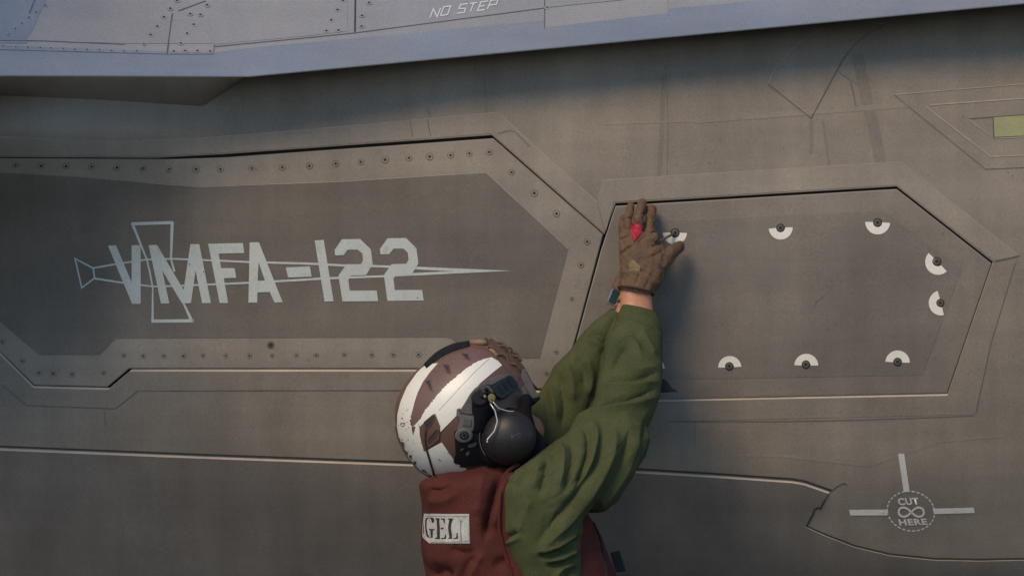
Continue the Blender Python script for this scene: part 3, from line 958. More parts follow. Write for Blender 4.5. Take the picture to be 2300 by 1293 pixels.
# NO STEP
def glyph(strokes, ox, oy, sx, sy, shx, slope):
    out = []
    for s_ in strokes:
        pts = []
        for (u, v) in s_:
            X = ox + u * sx + v * shx; Y = oy - v * sy + (u * sx) * slope
            pts.append((X, Y))
        out += stroke_polys(pts, 2.9)
    return out
GN = [[(0, 0), (.28, 1), (.30, 1), (.68, 0), (.72, 0), (1, 1)]]
GN = [[(0, 0), (0, 1), (1, 0), (1, 1)]]
GO = [[(0, 0), (0, 1), (1, 1), (1, 0), (0, 0)]]
GS = [[(1, 1), (0.05, 1), (0, .55), (.95, .45), (1, 0), (0, 0)]]
GT = [[(0, 1), (1, 1)], [(.5, 1), (.5, 0)]]
GE = [[(1, 0), (0, 0), (0, 1), (1, 1)], [(0, .5), (.75, .5)]]
GP = [[(0, 0), (0, 1), (1, 1), (1, .45), (0, .45)]]
zN = lambda X, Y: (950 + X / 11.5, Y / 11.5)
specs = [(GN, (180, 465), 190), (GO, (450, 410), 185), (GS, (880, 352), 190), (GT, (1130, 322), 190), (GE, (1410, 285), 190), (GP, (1665, 245), 190)]
pol = []
for g, (X, Y), wdt in specs:
    p = zN(X, Y)
    pol += glyph(g, p[0], p[1], wdt / 11.5, 19.5, 7.6, -0.14)
multi_drape('wing_lettering', pol, WYf, 0.0018, M['mark_wing'], wing, 0)


# ------------------------------------------------------------------ deck below the frame
bm = bmesh.new()
bmesh.ops.create_grid(bm, x_segments=1, y_segments=1, size=150)
for v in bm.verts:
    v.co.z = -1.80
deck = bm_obj('deck', bm, M['deck'], None, False)
deck['kind'] = 'structure'

# ------------------------------------------------------------------ the crew member
def balls(bm, pts, r, seg=12):
    """capsule chain through pts (px, py, y) with radii in px"""
    P = [W(*p) for p in pts]
    R = [x * S for x in r]
    for i in range(len(P) - 1):
        add_tube(bm, [P[i], P[i + 1]], [R[i], R[i + 1]], seg)
    for p, q_ in zip(P, R):
        bmesh.ops.create_icosphere(bm, subdivisions=2, radius=q_, matrix=Matrix.Translation(p))
def ell_px(bm, px, py, y, rx, ry, rz, rot=None, sub=3):
    add_ellipsoid(bm, W(px, py, y), (rx * S, ry, rz * S), rot, sub)

SLV_L = [(1398, 682), (1382, 722), (1366, 757), (1354, 810), (1343, 860), (1328, 912), (1290, 955), (1250, 988), (1187, 1032), (1160, 1075)]
SLV_R = [(1470, 697), (1485, 730), (1487, 790), (1488, 840), (1482, 890), (1462, 953), (1425, 1020), (1385, 1078), (1345, 1128), (1305, 1180)]
SLV_Y = [-.100, -.125, -.155, -.200, -.240, -.275, -.315, -.35, -.38, -.39]
SLV_RY = [.036, .045, .05, .055, .062, .072, .085, .092, .10, .10]
FAR_L = [(1372, 690), (1338, 718), (1305, 752), (1278, 787), (1258, 807), (1243, 822), (1233, 845), (1212, 878), (1180, 930), (1150, 990)]
FAR_R = [(1402, 708), (1420, 760), (1420, 800), (1410, 850), (1390, 880), (1370, 910), (1350, 940), (1330, 975), (1290, 1020), (1250, 1060)]
FAR_Y = [-.052, -.06, -.068, -.075, -.080, -.085, -.09, -.10, -.12, -.15]
FAR_RY = [.032, .042, .046, .050, .050, .052, .055, .06, .07, .08]
def shrink(Lc, Rc, k):
    a, b = [], []
    for l, r in zip(Lc, Rc):
        mx, my = (l[0] + r[0]) / 2, (l[1] + r[1]) / 2
        a.append((mx + (l[0] - mx) * k, my + (l[1] - my) * k)); b.append((mx + (r[0] - mx) * k, my + (r[1] - my) * k))
    return a, b

# body: one continuous skin surface
bm = bmesh.new()
ell_px(bm, 1095, 925, -.28, 94, .080, 104)
ell_px(bm, 1158, 968, -.265, 64, .056, 46)
ell_px(bm, 1172, 905, -.215, 26, .022, 20)                      # nose, on the side away from the lens
ell_px(bm, 1196, 945, -.225, 20, .020, 9)                       # lips
balls(bm, [(1120, 960, -.29), (1150, 1080, -.31)], [62, 66])
add_edge_tube(bm, [(1080, 1062), (1010, 1110), (985, 1250), (1000, 1500), (1010, 1900)], [(1210, 1062), (1290, 1150), (1330, 1260), (1345, 1500), (1340, 1900)],
              [-.30, -.29, -.29, -.29, -.27], [.06, .11, .13, .12, .10])
l, r = shrink(SLV_L, SLV_R, 0.66)
add_edge_tube(bm, l, r, SLV_Y, [k * .66 for k in SLV_RY])
add_edge_tube(bm, [(1399, 628), (1394, 660), (1393, 690), (1398, 740)], [(1459, 636), (1464, 665), (1467, 700), (1466, 750)], [-.084, -.088, -.094, -.115], [.020, .024, .027, .03])
l, r = shrink(FAR_L, FAR_R, 0.5)
add_edge_tube(bm, l, r, FAR_Y, [k * .5 for k in FAR_RY])
add_edge_tube(bm, [(1386, 640), (1379, 665), (1377, 700), (1375, 740)], [(1420, 645), (1414, 670), (1412, 706), (1415, 740)], [-.045, -.048, -.053, -.06], [.018, .021, .023, .025])
ell_px(bm, 1440, 585, -.078, 38, .014, 48)                      # hand inside the glove
balls(bm, [(1432, 590, -.078), (1437, 500, -.055)], [9, 6])
balls(bm, [(1414, 590, -.078), (1411, 500, -.05)], [8, 5])
balls(bm, [(1450, 590, -.078), (1460, 500, -.045)], [9, 6])
balls(bm, [(1404, 590, -.078), (1397, 510, -.05)], [7, 4])
balls(bm, [(1455, 600, -.078), (1505, 565, -.06)], [10, 7])
ell_px(bm, 1425, 610, -.034, 26, .012, 38)
for x0 in (1150, 1255):
    add_tube(bm, [W(x0 + 25, 1850, -.27), W(x0, 2150, -.27), W(x0 - 10, 2560, -.25)], [.085, .06, .045])
me = remesh(bm, 0.0042, 3)
person = obj('person', me, M['skin'], None)
# the origin at the feet
bx = W(1190, 2600, -.26)
co = get_co(me); co -= np.array(bx[:]); set_co(me, co)
person.location = bx
tag(person, 'crew member in white-taped brown helmet, rust vest and green sleeves, gloved hand on the panel', 'person')
head_me = me.copy(); c2 = get_co(head_me) + np.array(bx[:]); set_co(head_me, c2)
head_y = raycast_y(head_me, fallback=-.3)

def slab(name, poly, yf, off, thick, m, parent, bev=1.6, grid=10):
    """a raised piece with depth: face at off, bevelled edge, wall down by thick"""
    if isinstance(yf, (int, float)):
        c = yf
        yf = lambda a, b, c=c: c
    inn = inset(poly, bev)
    bm = drape_bm([inn], yf, off, grid)
    add_skirt(bm, inn, poly, yf, off, off - bev * S * 0.8, step=grid)
    add_skirt(bm, poly, poly, yf, off - bev * S * 0.8, off - thick, step=grid)
    bmesh.ops.remove_doubles(bm, verts=bm.verts, dist=1e-5)
    return bm_obj(name, bm, m, parent, False, recalc=False)

# --- shirt: sleeves and the side that shows in the armhole
bm = bmesh.new()
add_edge_tube(bm, SLV_L, SLV_R, SLV_Y, SLV_RY)
add_edge_tube(bm, [(1190, 1060), (1127, 1085), (1121, 1140), (1122, 1195), (1133, 1235), (1150, 1293), (1165, 1400), (1172, 1560)],
              [(1262, 1050), (1300, 1110), (1312, 1170), (1306, 1210), (1308, 1245), (1316, 1293), (1322, 1400), (1322, 1560)],
              [-.385, -.385, -.385, -.385, -.38, -.375, -.37, -.36], [.09, .10, .104, .104, .104, .10, .10, .10], sup=2.6)
# soft bulges of loose cloth
balls(bm, [(1228, 1066, -.425), (1190, 1098, -.43)], [46, 52])
balls(bm, [(1245, 1150, -.44), (1225, 1215, -.445)], [58, 52])
balls(bm, [(1395, 985, -.315), (1330, 1085, -.37)], [66, 66])
me = remesh(bm, 0.0026, 4)
zc = lambda L: [(780 + x / 1.498, 430 + y / 1.498) for x, y in L]
F = [
    (-.0045, 4, [(1380, 722), (1400, 716), (1425, 717), (1459, 730), (1486, 745)]),
    (.0016, 9, [(1384, 706), (1425, 702), (1459, 714), (1482, 728)]),
    (.009, 9, [(1362, 815), (1375, 785), (1393, 768), (1413, 760), (1432, 778), (1440, 800)]),
    (-.009, 7, [(1372, 830), (1388, 800), (1404, 783), (1420, 790)]),
    (-.006, 7, [(1376, 770), (1400, 752), (1440, 750)]),
    (.005, 8, [(1440, 735), (1460, 770), (1474, 800)]),
    (.012, 9, zc([(1040, 690), (960, 718), (880, 734), (810, 752), (770, 778), (752, 806)])),
    (-.014, 6, zc([(1030, 668), (950, 692), (880, 702), (836, 724)])),
    (.010, 8, zc([(1045, 640), (960, 656), (880, 652), (856, 640)])),
    (-.011, 5.5, zc([(1040, 610), (960, 628), (900, 626), (866, 618)])),
    (.006, 8, zc([(1045, 590), (980, 600), (910, 596)])),
    (.011, 8, zc([(812, 774), (834, 790), (840, 830), (825, 900), (800, 960)])),
    (-.014, 6, zc([(786, 788), (806, 812), (810, 870), (794, 940), (775, 990)])),
    (.010, 8, zc([(690, 868), (715, 862), (730, 880), (728, 930), (715, 990)])),
    (-.012, 7, zc([(750, 846), (758, 900), (746, 960), (733, 1010)])),
    (-.014, 10, zc([(862, 800), (850, 880), (815, 960), (760, 1040), (690, 1110), (640, 1180)])),
    (.011, 12, zc([(905, 790), (895, 870), (855, 960), (790, 1060), (720, 1140), (640, 1215)])),
    (-.011, 9, zc([(950, 800), (930, 900), (880, 990), (800, 1090), (730, 1160)])),
    (.008, 11, zc([(985, 800), (962, 900), (900, 1005), (830, 1090)])),
    (-.007, 8, zc([(1015, 750), (990, 850), (950, 940)])),
    (.010, 7, zc([(640, 1210), (700, 1195), (745, 1168), (778, 1138)])),
    (-.013, 5.5, zc([(648, 1228), (710, 1214), (750, 1192), (776, 1168)])),
    (.009, 6, zc([(662, 1242), (715, 1234), (755, 1216), (778, 1196)])),
    (-.010, 5.5, zc([(676, 1260), (730, 1252), (770, 1232)])),
    (.008, 7, zc([(700, 1310), (716, 1275), (740, 1258), (768, 1250)])),
    (-.008, 6, zc([(735, 1320), (745, 1288), (780, 1265)])),
    (-.007, 6, zc([(602, 926), (577, 960), (562, 1000)])),
    (.007, 9, zc([(655, 890), (640, 940), (630, 1000)])),
    (-.010, 6, zc([(674, 900), (662, 950), (650, 1015)])),
    (.005, 12, zc([(575, 1150), (600, 1080), (620, 1030)])),
    (-.010, 5.5, zc([(522, 1168), (540, 1160), (572, 1146)])),
    (.006, 6, zc([(528, 1182), (556, 1174), (585, 1160)])),
    (-.0018, 2.6, [(1197, 1144), (1258, 1109), (1298, 1075), (1346, 1038), (1417, 984)]),
]
sculpt(me, F, facing=0.15, gain=1.05)
co = get_co(me); no = get_no(me)
co += no * (0.0010 * vnoise(co * 7, 3) + 0.0004 * vnoise(co * 22, 5))[:, None]
set_co(me, co)
shirt = obj('shirt', me, M['green'], person)
shirt_y = raycast_y(me, fallback=-.4)
# stitched seam across the sleeve and the cuff stitching
pts = [W(x, y, shirt_y(x, y)) + Vector((0, -.0004, 0)) for (x, y) in [tuple(p) for p in catmull([(1197, 1144), (1258, 1109), (1298, 1075), (1346, 1038), (1417, 984)], 8)]]
bm_obj('seam', tube_pts(pts, 0.0004, 5), M['green_thread'], shirt)
pts = [W(x, y, shirt_y(x, y)) + Vector((0, -.0002, 0)) for (x, y) in [tuple(p) for p in catmull([(1384, 722), (1400, 716), (1425, 717), (1459, 730), (1480, 742)], 5)]]
bm_obj('seam', tube_pts(pts, 0.0006, 5), M['green_thread'], shirt)

bm = bmesh.new()
add_edge_tube(bm, FAR_L, FAR_R, FAR_Y, FAR_RY)
me = remesh(bm, 0.0032, 4)
F = [
    (-.011, 8, [(1318, 752), (1340, 748), (1358, 756), (1366, 775)]),
    (-.007, 12, [(1392, 690), (1372, 730), (1356, 780), (1345, 840), (1332, 900), (1300, 960)]),
    (.009, 10, [(1312, 765), (1340, 768), (1362, 785)]),
    (-.008, 8, [(1290, 800), (1310, 830), (1312, 870)]),
    (.009, 10, [(1268, 815), (1285, 850), (1288, 900)]),
    (-.009, 8, [(1250, 835), (1262, 870), (1268, 920), (1262, 960)]),
    (.008, 9, [(1232, 860), (1244, 895), (1250, 940)]),
    (-.008, 8, [(1222, 880), (1230, 920), (1235, 965)]),
    (.008, 10, [(1318, 800), (1330, 850), (1322, 890)]),
    (-.004, 4, [(1352, 690), (1372, 708), (1392, 728)]),
]
sculpt(me, F, facing=0.2)
co = get_co(me); no = get_no(me)
co += no * (0.0010 * vnoise(co * 7, 13) + 0.0004 * vnoise(co * 22, 15))[:, None]
set_co(me, co)
fs = obj('sleeve', me, M['green'], person)

# --- vest
bm = bmesh.new()
add_edge_tube(bm, [(1040, 1056), (985, 1066), (945, 1082), (946, 1110), (949, 1140), (945, 1200), (946, 1242), (956, 1293), (966, 1400), (962, 1600)],
              [(1200, 1050), (1240, 1062), (1270, 1084), (1300, 1120), (1316, 1150), (1350, 1196), (1364, 1240), (1383, 1293), (1400, 1400), (1400, 1600)],
              [-.31, -.30, -.295, -.29, -.29, -.29, -.29, -.29, -.29, -.29], [.09, .125, .148, .158, .163, .166, .167, .168, .168, .165], sup=2.7)
balls(bm, [(1075, 1080, -.34), (1150, 1080, -.345)], [42, 46])
me = remesh(bm, 0.0040, 5)
F = [
    (-.024, 7, [(1136, 1056), (1118, 1082), (1104, 1130), (1094, 1170), (1090, 1210)]),
    (.009, 11, [(1140, 1060), (1128, 1092), (1116, 1140), (1108, 1190)]),
    (.006, 14, [(1088, 1060), (1078, 1110), (1070, 1160)]),
    (.008, 14, [(1092, 1240), (1074, 1262), (1054, 1300), (1045, 1350)]),
    (-.010, 13, [(1068, 1245), (1045, 1275), (1028, 1320)]),
    (-.008, 9, [(1110, 1272), (1125, 1262), (1140, 1262)]),
    (-.012, 16, [(965, 1296), (990, 1284), (1012, 1300)]),
    (-.008, 12, [(960, 1096), (985, 1100), (1010, 1084)]),
    (.006, 12, [(962, 1120), (1000, 1124), (1030, 1104)]),
    (-.006, 10, [(1010, 1230), (1040, 1240), (1072, 1236)]),
    (-.008, 8, [(1322, 1175), (1340, 1200), (1346, 1240)]),
]
sculpt(me, F, facing=0.15, gain=1.35)
co = get_co(me); no = get_no(me)
co += no * (0.0018 * vnoise(co * 5, 23) + 0.0004 * vnoise(co * 18, 25))[:, None]
set_co(me, co)
vest = obj('vest', me, M['vest'], person)
vest_y = raycast_y(me, fallback=-.45)
both = lambda x, y: min(vest_y(x, y), shirt_y(x, y))
pts = [W(x, y, both(x, y)) for (x, y) in [tuple(p) for p in catmull([(1166, 1041), (1148, 1052), (1134, 1068), (1126, 1092), (1121, 1140), (1122, 1190), (1132, 1232), (1150, 1293), (1168, 1380)], 6)]]
for k in range(3):
    pts = [pts[0]] + [(pts[i - 1] + pts[i] + pts[i + 1]) / 3 for i in range(1, len(pts) - 1)] + [pts[-1]]
bm_obj('armhole_trim', tube_pts(pts, 0.0042, 8), M['vest'], vest)
pts = [W(x, y, vest_y(x, y)) for (x, y) in [tuple(p) for p in catmull([(1332, 1172), (1346, 1205), (1354, 1240), (1361, 1275), (1366, 1310)], 6)]]
bm_obj('front_zip', tube_pts(pts, 0.0030, 8), M['black'], vest)
slab('strap_tab', [(1371, 1241), (1391, 1235), (1402, 1268), (1406, 1282), (1384, 1284)], -.28, 0.0, 0.02, M['black'], vest)
# name tape
z3 = lambda p: (930 + p[0] / 11.753, 1130 + p[1] / 11.753)
A3 = lambda L: [z3(p) for p in L]
tape = slab('name_tape', A3([(262, 262), (800, 275), (1460, 272), (1470, 660), (1482, 1055), (900, 1052), (405, 1045), (330, 990), (225, 880), (222, 600)]), vest_y, 0.0022, 0.003, M['patch'], vest, bev=0.8, grid=7)
GEL = [
    [(388, 360), (340, 368), (300, 395), (288, 500), (296, 700), (326, 850), (400, 912), (412, 890), (362, 800), (335, 650), (328, 500), (348, 400), (388, 385)],
    [(412, 362), (500, 370), (530, 410), (528, 480), (500, 505), (462, 500), (460, 450), (440, 400), (412, 390)],
    [(385, 662), (535, 672), (530, 700), (495, 708), (492, 900), (440, 905), (430, 705), (390, 690)],
    [(555, 382), (670, 385), (665, 500), (680, 650), (680, 935), (570, 935), (545, 905), (605, 890), (605, 600), (590, 420), (555, 405)],
    [(705, 390), (815, 392), (812, 520), (790, 520), (765, 425), (708, 415)],
    [(700, 640), (765, 625), (785, 655), (760, 675), (710, 678)],
    [(705, 905), (800, 900), (820, 810), (845, 810), (845, 930), (710, 932)],
    [(892, 388), (1050, 388), (1015, 425), (985, 520), (970, 640), (990, 760), (1005, 925), (895, 928), (900, 905), (935, 890), (910, 760), (895, 620), (915, 500), (925, 425), (895, 410)],
    [(1035, 910), (1110, 890), (1125, 770), (1148, 765), (1160, 925), (1040, 928)],
    [(228, 480), (252, 470), (262, 800), (240, 790)],
]
multi_drape('stencil_lettering', [A3(g) for g in GEL], vest_y, 0.0028, M['ink'], tape, 7)
multi_drape('faded_lettering', [A3([(1190, 440), (1280, 445), (1275, 470), (1245, 480), (1240, 700), (1265, 1000), (1225, 1000), (1215, 700), (1215, 470)])], vest_y, 0.0027, M['smudge'], tape, 7)
multi_drape('tape_stitching', stroke_polys(A3([(275, 328), (800, 335), (1448, 335), (1458, 1000), (900, 1018), (430, 1018)]), 1.1), vest_y, 0.0028, M['smudge'], tape, 7)

# --- trousers and boots (below the frame)
bm = bmesh.new()
add_edge_tube(bm, [(970, 1580), (985, 1700), (1030, 1900)], [(1390, 1580), (1370, 1700), (1330, 1900)], [-.28, -.28, -.27], [.15, .15, .12])
for x0 in (1140, 1260):
    add_tube(bm, [W(x0 + 20, 1800, -.27), W(x0 + 5, 2150, -.27), W(x0 - 8, 2530, -.25)], [.105, .085, .07], 16)
obj('trousers', remesh(bm, 0.012, 3), M['trouser'], person)
for x0 in (1135, 1255):
    bm = bmesh.new()
    ell_px(bm, x0 + 30, 2600, -.25, 150, .05, 55)
    ell_px(bm, x0, 2545, -.25, 62, .05, 85)
    obj('boot', remesh(bm, 0.008, 2), M['boot'], person)

# --- glove on the near hand
bm = bmesh.new()
add_edge_tube(bm, [(1390, 648), (1392, 618), (1391, 585), (1390, 556), (1391, 530), (1400, 514)],
              [(1468, 661), (1487, 634), (1498, 600), (1500, 575), (1489, 548), (1474, 524)],
              [-.088, -.085, -.080, -.075, -.066, -.055], [.031, .028, .026, .025, .022, .018], n=6, seg=24)
balls(bm, [(1400, 532, -.056), (1397, 508, -.056), (1399, 489, -.028)], [9, 8.2, 7])
balls(bm, [(1412, 527, -.062), (1411, 490, -.060), (1417, 460, -.026)], [10.5, 9.8, 8.5])
balls(bm, [(1432, 526, -.064), (1436, 486, -.062), (1443, 456, -.026)], [12, 12, 11])
balls(bm, [(1456, 528, -.056), (1460, 496, -.050), (1463, 470, -.020)], [14, 12.5, 12])
balls(bm, [(1476, 598, -.078), (1503, 570, -.064), (1526, 553, -.034)], [26, 17, 13.5])
balls(bm, [(1456, 540, -.072), (1468, 536, -.076)], [16, 14])
me = remesh(bm, 0.0016, 3)
F = [
    (-.0035, 3.0, [(1391, 540), (1405, 533), (1418, 530)]),
    (.0025, 3.5, [(1391, 534), (1404, 527), (1416, 524)]),
    (-.0030, 3.0, [(1391, 552), (1408, 540), (1420, 536)]),
    (-.0030, 3.0, [(1392, 575), (1405, 562), (1420, 552)]),
    (.0025, 4.0, [(1393, 566), (1407, 553), (1424, 544)]),
    (-.0028, 3.0, [(1434, 548), (1448, 530), (1466, 524), (1480, 536)]),
    (.0035, 4.0, [(1452, 524), (1468, 519), (1480, 528)]),
    (-.0060, 3.5, [(1462, 552), (1474, 549), (1484, 541), (1488, 532)]),
    (-.0030, 2.5, [(1448, 470), (1449, 500), (1446, 522)]),
    (-.0030, 3.0, [(1424, 482), (1434, 478), (1448, 480)]),
    (-.0028, 3.0, [(1448, 492), (1460, 488), (1474, 492)]),
    (-.0028, 3.0, [(1404, 492), (1412, 490), (1422, 494)]),
    (-.0022, 3.0, [(1424, 505), (1434, 503), (1446, 506)]),
    (-.0028, 3.5, [(1452, 580), (1474, 572), (1492, 560)]),
    (-.0025, 3.5, [(1392, 606), (1420, 604), (1450, 612), (1482, 630)]),
    (.0020, 4.0, [(1392, 613), (1420, 611), (1450, 619), (1480, 638)]),
    (-.0020, 3.0, [(1478, 590), (1488, 605), (1486, 630)]),
    (-.0020, 2.6, [(1400, 640), (1410, 622), (1414, 606)]),
    (-.0020, 2.6, [(1425, 642), (1432, 626), (1436, 610)]),
    (-.0020, 2.6, [(1447, 650), (1455, 634), (1458, 618)]),
]
sculpt(me, F, facing=0.3)
co = get_co(me); no = get_no(me)
co += no * (0.0007 * vnoise(co * 40, 33))[:, None]
set_co(me, co)
glove = obj('glove', me, M['glove'], person)
gl_y = raycast_y(me, fallback=-.1)
pts = [W(x, y, gl_y(x, y)) for (x, y) in [tuple(p) for p in catmull([(1391, 646), (1402, 640), (1424, 642), (1445, 652), (1465, 665)], 5)]]
ring = []
for k in range(28):
    th = 2 * math.pi * k / 28
    c = (W(1390, 645, -.088) + W(1467, 661, -.088)) / 2; h = (W(1467, 661, -.088) - W(1390, 645, -.088)) / 2
    lift = Vector((0, 0, 0.006 * math.sin(th) * (1 if math.sin(th) < 0 else 1)))
    ring.append(c + h * 1.02 * math.cos(th) + Vector((0, -.0325 * -math.sin(th), 0)) - lift)
bm_obj('glove_cuff', tube_pts(ring, 0.0026, 8, closed=True), M['glove_trim'], glove)
slab('red_tag', [(1417, 504), (1428, 501), (1439, 503), (1442, 522), (1424, 544), (1416, 521)], gl_y, 0.0025, 0.004, M['red'], glove, bev=1.4, grid=6)
slab('glove_patch', [(1415, 586), (1424, 584), (1438, 598), (1438, 610), (1411, 606)], gl_y, 0.0006, 0.002, M['glove_pale'], glove, bev=0.8, grid=6)

# far hand, mostly hidden behind the near glove, holds the driver
bm = bmesh.new()
ell_px(bm, 1432, 606, -.036, 36, .017, 46)
balls(bm, [(1392, 648, -.046), (1418, 610, -.040)], [20, 24])
balls(bm, [(1448, 580, -.036), (1468, 560, -.036), (1474, 548, -.044)], [10, 9, 8])
balls(bm, [(1440, 572, -.034), (1452, 556, -.030), (1462, 560, -.044)], [10, 9, 8])
balls(bm, [(1430, 570, -.030), (1442, 552, -.026), (1454, 562, -.040)], [9, 8, 7])
balls(bm, [(1424, 572, -.028), (1430, 556, -.024), (1440, 562, -.036)], [8, 7, 7])
balls(bm, [(1450, 600, -.042), (1466, 572, -.050), (1472, 556, -.054)], [12, 10, 8])
gl2 = obj('glove', remesh(bm, 0.0022, 3), M['glove'], person)

# watch on the far wrist
def rrect(cx, cy, wx, wy, ang, r, n=4):
    out = []
    for (sx, sy, a0) in ((1, 1, 0), (-1, 1, 90), (-1, -1, 180), (1, -1, 270)):
        for k in range(n + 1):
            a = math.radians(a0 + 90 * k / n)
            x = sx * (wx - r) + r * math.cos(a); y = sy * (wy - r) + r * math.sin(a)
            c, s_ = math.cos(ang), math.sin(ang)
            out.append((cx + x * c - y * s_, cy + x * s_ + y * c))
    return out
wa = math.radians(22)
watch_y = lambda x, y: -.074 + (x - 1380) * S * 0.8
wt = slab('watch', rrect(1380, 667, 12.5, 19, wa, 6), watch_y, 0.002, 0.012, M['watch'], person, bev=2.0, grid=8)
slab('watch_screen', rrect(1379.5, 667, 9, 15, wa, 4.5), watch_y, 0.0028, 0.002, M['glass'], wt, bev=0.8, grid=8)
ring = [W(1396, 672, -.049) + Vector((.0215 * math.cos(t), .0245 * math.sin(t), .006 * math.cos(t))) for t in [2 * math.pi * k / 24 for k in range(24)]]
bm_obj('watch_band', tube_pts(ring, 0.0028, 8, closed=True), M['strap'], wt)

# ------------------------------------------------------------------ helmet
HC = W(1048, 921, -.28)
HR_ = 0.1418
bm = bmesh.new()
bmesh.ops.create_icosphere(bm, subdivisions=6, radius=1, matrix=Matrix.Translation(HC) @ Matrix.Diagonal((HR_, .122, HR_, 1)))
pa = W(1224, 868, -.28); pb = W(1046, 1090, -.28)
dr = (pb - pa).normalized()
nn = Vector((-dr.z, 0, dr.x))
if nn.x < 0:
    nn = -nn
bmesh.ops.bisect_plane(bm, geom=bm.verts[:] + bm.edges[:] + bm.faces[:], plane_co=pa, plane_no=nn, clear_outer=True)
SIL = [(955, 818), (934, 834), (912, 862), (896, 887), (889, 912), (889, 949), (896, 983), (912, 1017), (943, 1054), (974, 1074), (1020, 1082),
       (983, 794), (1020, 776), (1060, 766), (1091, 760), (1116, 773), (1141, 789), (1172, 816), (1186, 842), (1198, 872), (1204, 893)]
SILA = sorted((math.atan2(-(y - 921), x - 1048) % (2 * math.pi), math.hypot(x - 1048, y - 921) / 162.6) for x, y in SIL)
def sil(a):
    a = a % (2 * math.pi)
    ks = [(k - 2 * math.pi, v) for k, v in SILA[-1:]] + SILA + [(k + 2 * math.pi, v) for k, v in SILA[:1]]
    acc = 0; n_ = 0
    for da in (-.16, -.08, 0, .08, .16):
        acc += interp_lin(a + da, ks); n_ += 1
    return acc / n_
for v in bm.verts:
    d = v.co - HC
    k = sil(math.atan2(d.z, d.x)) if abs(d.x) + abs(d.z) > 1e-6 else 1
    v.co = HC + Vector((d.x * k, d.y, d.z * k))
for v in bm.verts:          # slight crest and flats so it is not a plain ball
    d = (v.co - HC)
    u = math.atan2(d.z, -d.x)
    v.co += d.normalized() * (0.0010 * math.cos(7 * d.y / .12))
me0 = bpy.data.meshes.new('h'); bmesh.ops.recalc_face_normals(bm, faces=bm.faces); bm.to_mesh(me0)
bm.free()
to = bpy.data.objects.new('h', me0); COL.objects.link(to)
sm_ = to.modifiers.new('s', 'SOLIDIFY'); sm_.thickness = 0.006; sm_.offset = -1
dg = bpy.context.evaluated_depsgraph_get()
hme = bpy.data.meshes.new_from_object(to.evaluated_get(dg))
bpy.data.objects.remove(to)
helmet = obj('helmet', hme, M['shell'], person)
hel_y = raycast_y(me0, fallback=-.28)
z1 = lambda p: (850 + p[0] / 3.232, 720 + p[1] / 3.232)
A1 = lambda L: [z1(p) for p in L]
def ragged(poly, i0, i1, amp, step=3.0, seed=1):
    r = np.random.default_rng(seed)
    out = []
    n = len(poly)
    for i in range(n):
        a = poly[i]; b = poly[(i + 1) % n]
        out.append(a)
        if i0 <= i < i1:
            L = math.hypot(b[0] - a[0], b[1] - a[1]); k = max(1, int(L / step))
            nx, ny = -(b[1] - a[1]) / L, (b[0] - a[0]) / L
            for j in range(1, k):
                t = j / k; d = r.normal() * amp
                out.append((a[0] + (b[0] - a[0]) * t + nx * d, a[1] + (b[1] - a[1]) * t + ny * d))
    return out
hp = lambda name, L, off, m, thick=0.0012, grid=9, par=None: drape(name, L, hel_y, off, m, par or helmet, grid, thick=thick, smooth=True)
# mauve painted band between the tapes
hp('painted_band', A1([(430, 306), (520, 250), (670, 190), (700, 200), (790, 215), (840, 262), (760, 290), (640, 365), (520, 455), (410, 575), (330, 690), (300, 760), (262, 770), (232, 745), (232, 670), (250, 590), (285, 500), (340, 400)]), 0.0004, M['shell_mauve'], 0.0)
WA = A1([(342, 322), (385, 312), (432, 306), (375, 372), (325, 440), (285, 520), (262, 590), (244, 660), (232, 700), (232, 750), (250, 770), (262, 755), (285, 735), (298, 780), (300, 830), (315, 890), (330, 946),
         (350, 940), (460, 882), (500, 940), (548, 1010), (600, 1048), (652, 1082), (560, 1112), (480, 1128), (410, 1148), (330, 1125), (250, 1045), (190, 965), (150, 865), (134, 760), (137, 680), (158, 592), (205, 480), (276, 380), (306, 348)])
hp('white_tape', ragged(WA, 7, 12, 1.0, seed=2), 0.0014, M['tape_worn'])
WB = A1([(822, 264), (868, 290), (898, 322), (832, 374), (742, 450), (672, 530), (612, 620), (565, 690), (450, 806), (440, 750), (411, 672), (350, 720), (300, 768), (285, 735), (310, 700), (345, 640), (410, 560), (470, 490), (540, 425), (620, 360), (690, 310), (760, 278)])
hp('white_tape', ragged(WB, 13, 21, 0.75, seed=4), 0.0014, M['tape'])
multi_drape('tape_crease', stroke_polys(A1([(805, 275), (700, 370), (560, 520), (440, 650)]), 0.8), hel_y, 0.0016, M['stain'], helmet, 9)
# paint chips on the tape
chips = []
for i in range(30):
    x = 165 + abs(rng.normal()) * 55; y = rng.uniform(620, 1000)
    if x > 310: continue
    r = rng.uniform(1.0, 4.5) * (1.5 if i % 9 == 0 else 1)
    chips.append(A1([(x + r * (.6 + .5 * rng.random()) * math.cos(a), y + r * (.6 + .9 * rng.random()) * math.sin(a)) for a in (0, 1.1, 2.2, 3.3, 4.4, 5.4)]))
chips += [A1([(160, 742), (190, 738), (195, 760), (175, 770), (158, 760)]), A1([(430, 1003), (440, 1004), (458, 1018), (450, 1019)]), A1([(240, 770), (268, 765), (262, 800), (250, 830), (244, 800)])]
pc_ = multi_drape('paint_chips', chips, hel_y, 0.0017, M['shell'], helmet, 0)
pc_['kind'] = 'stuff'
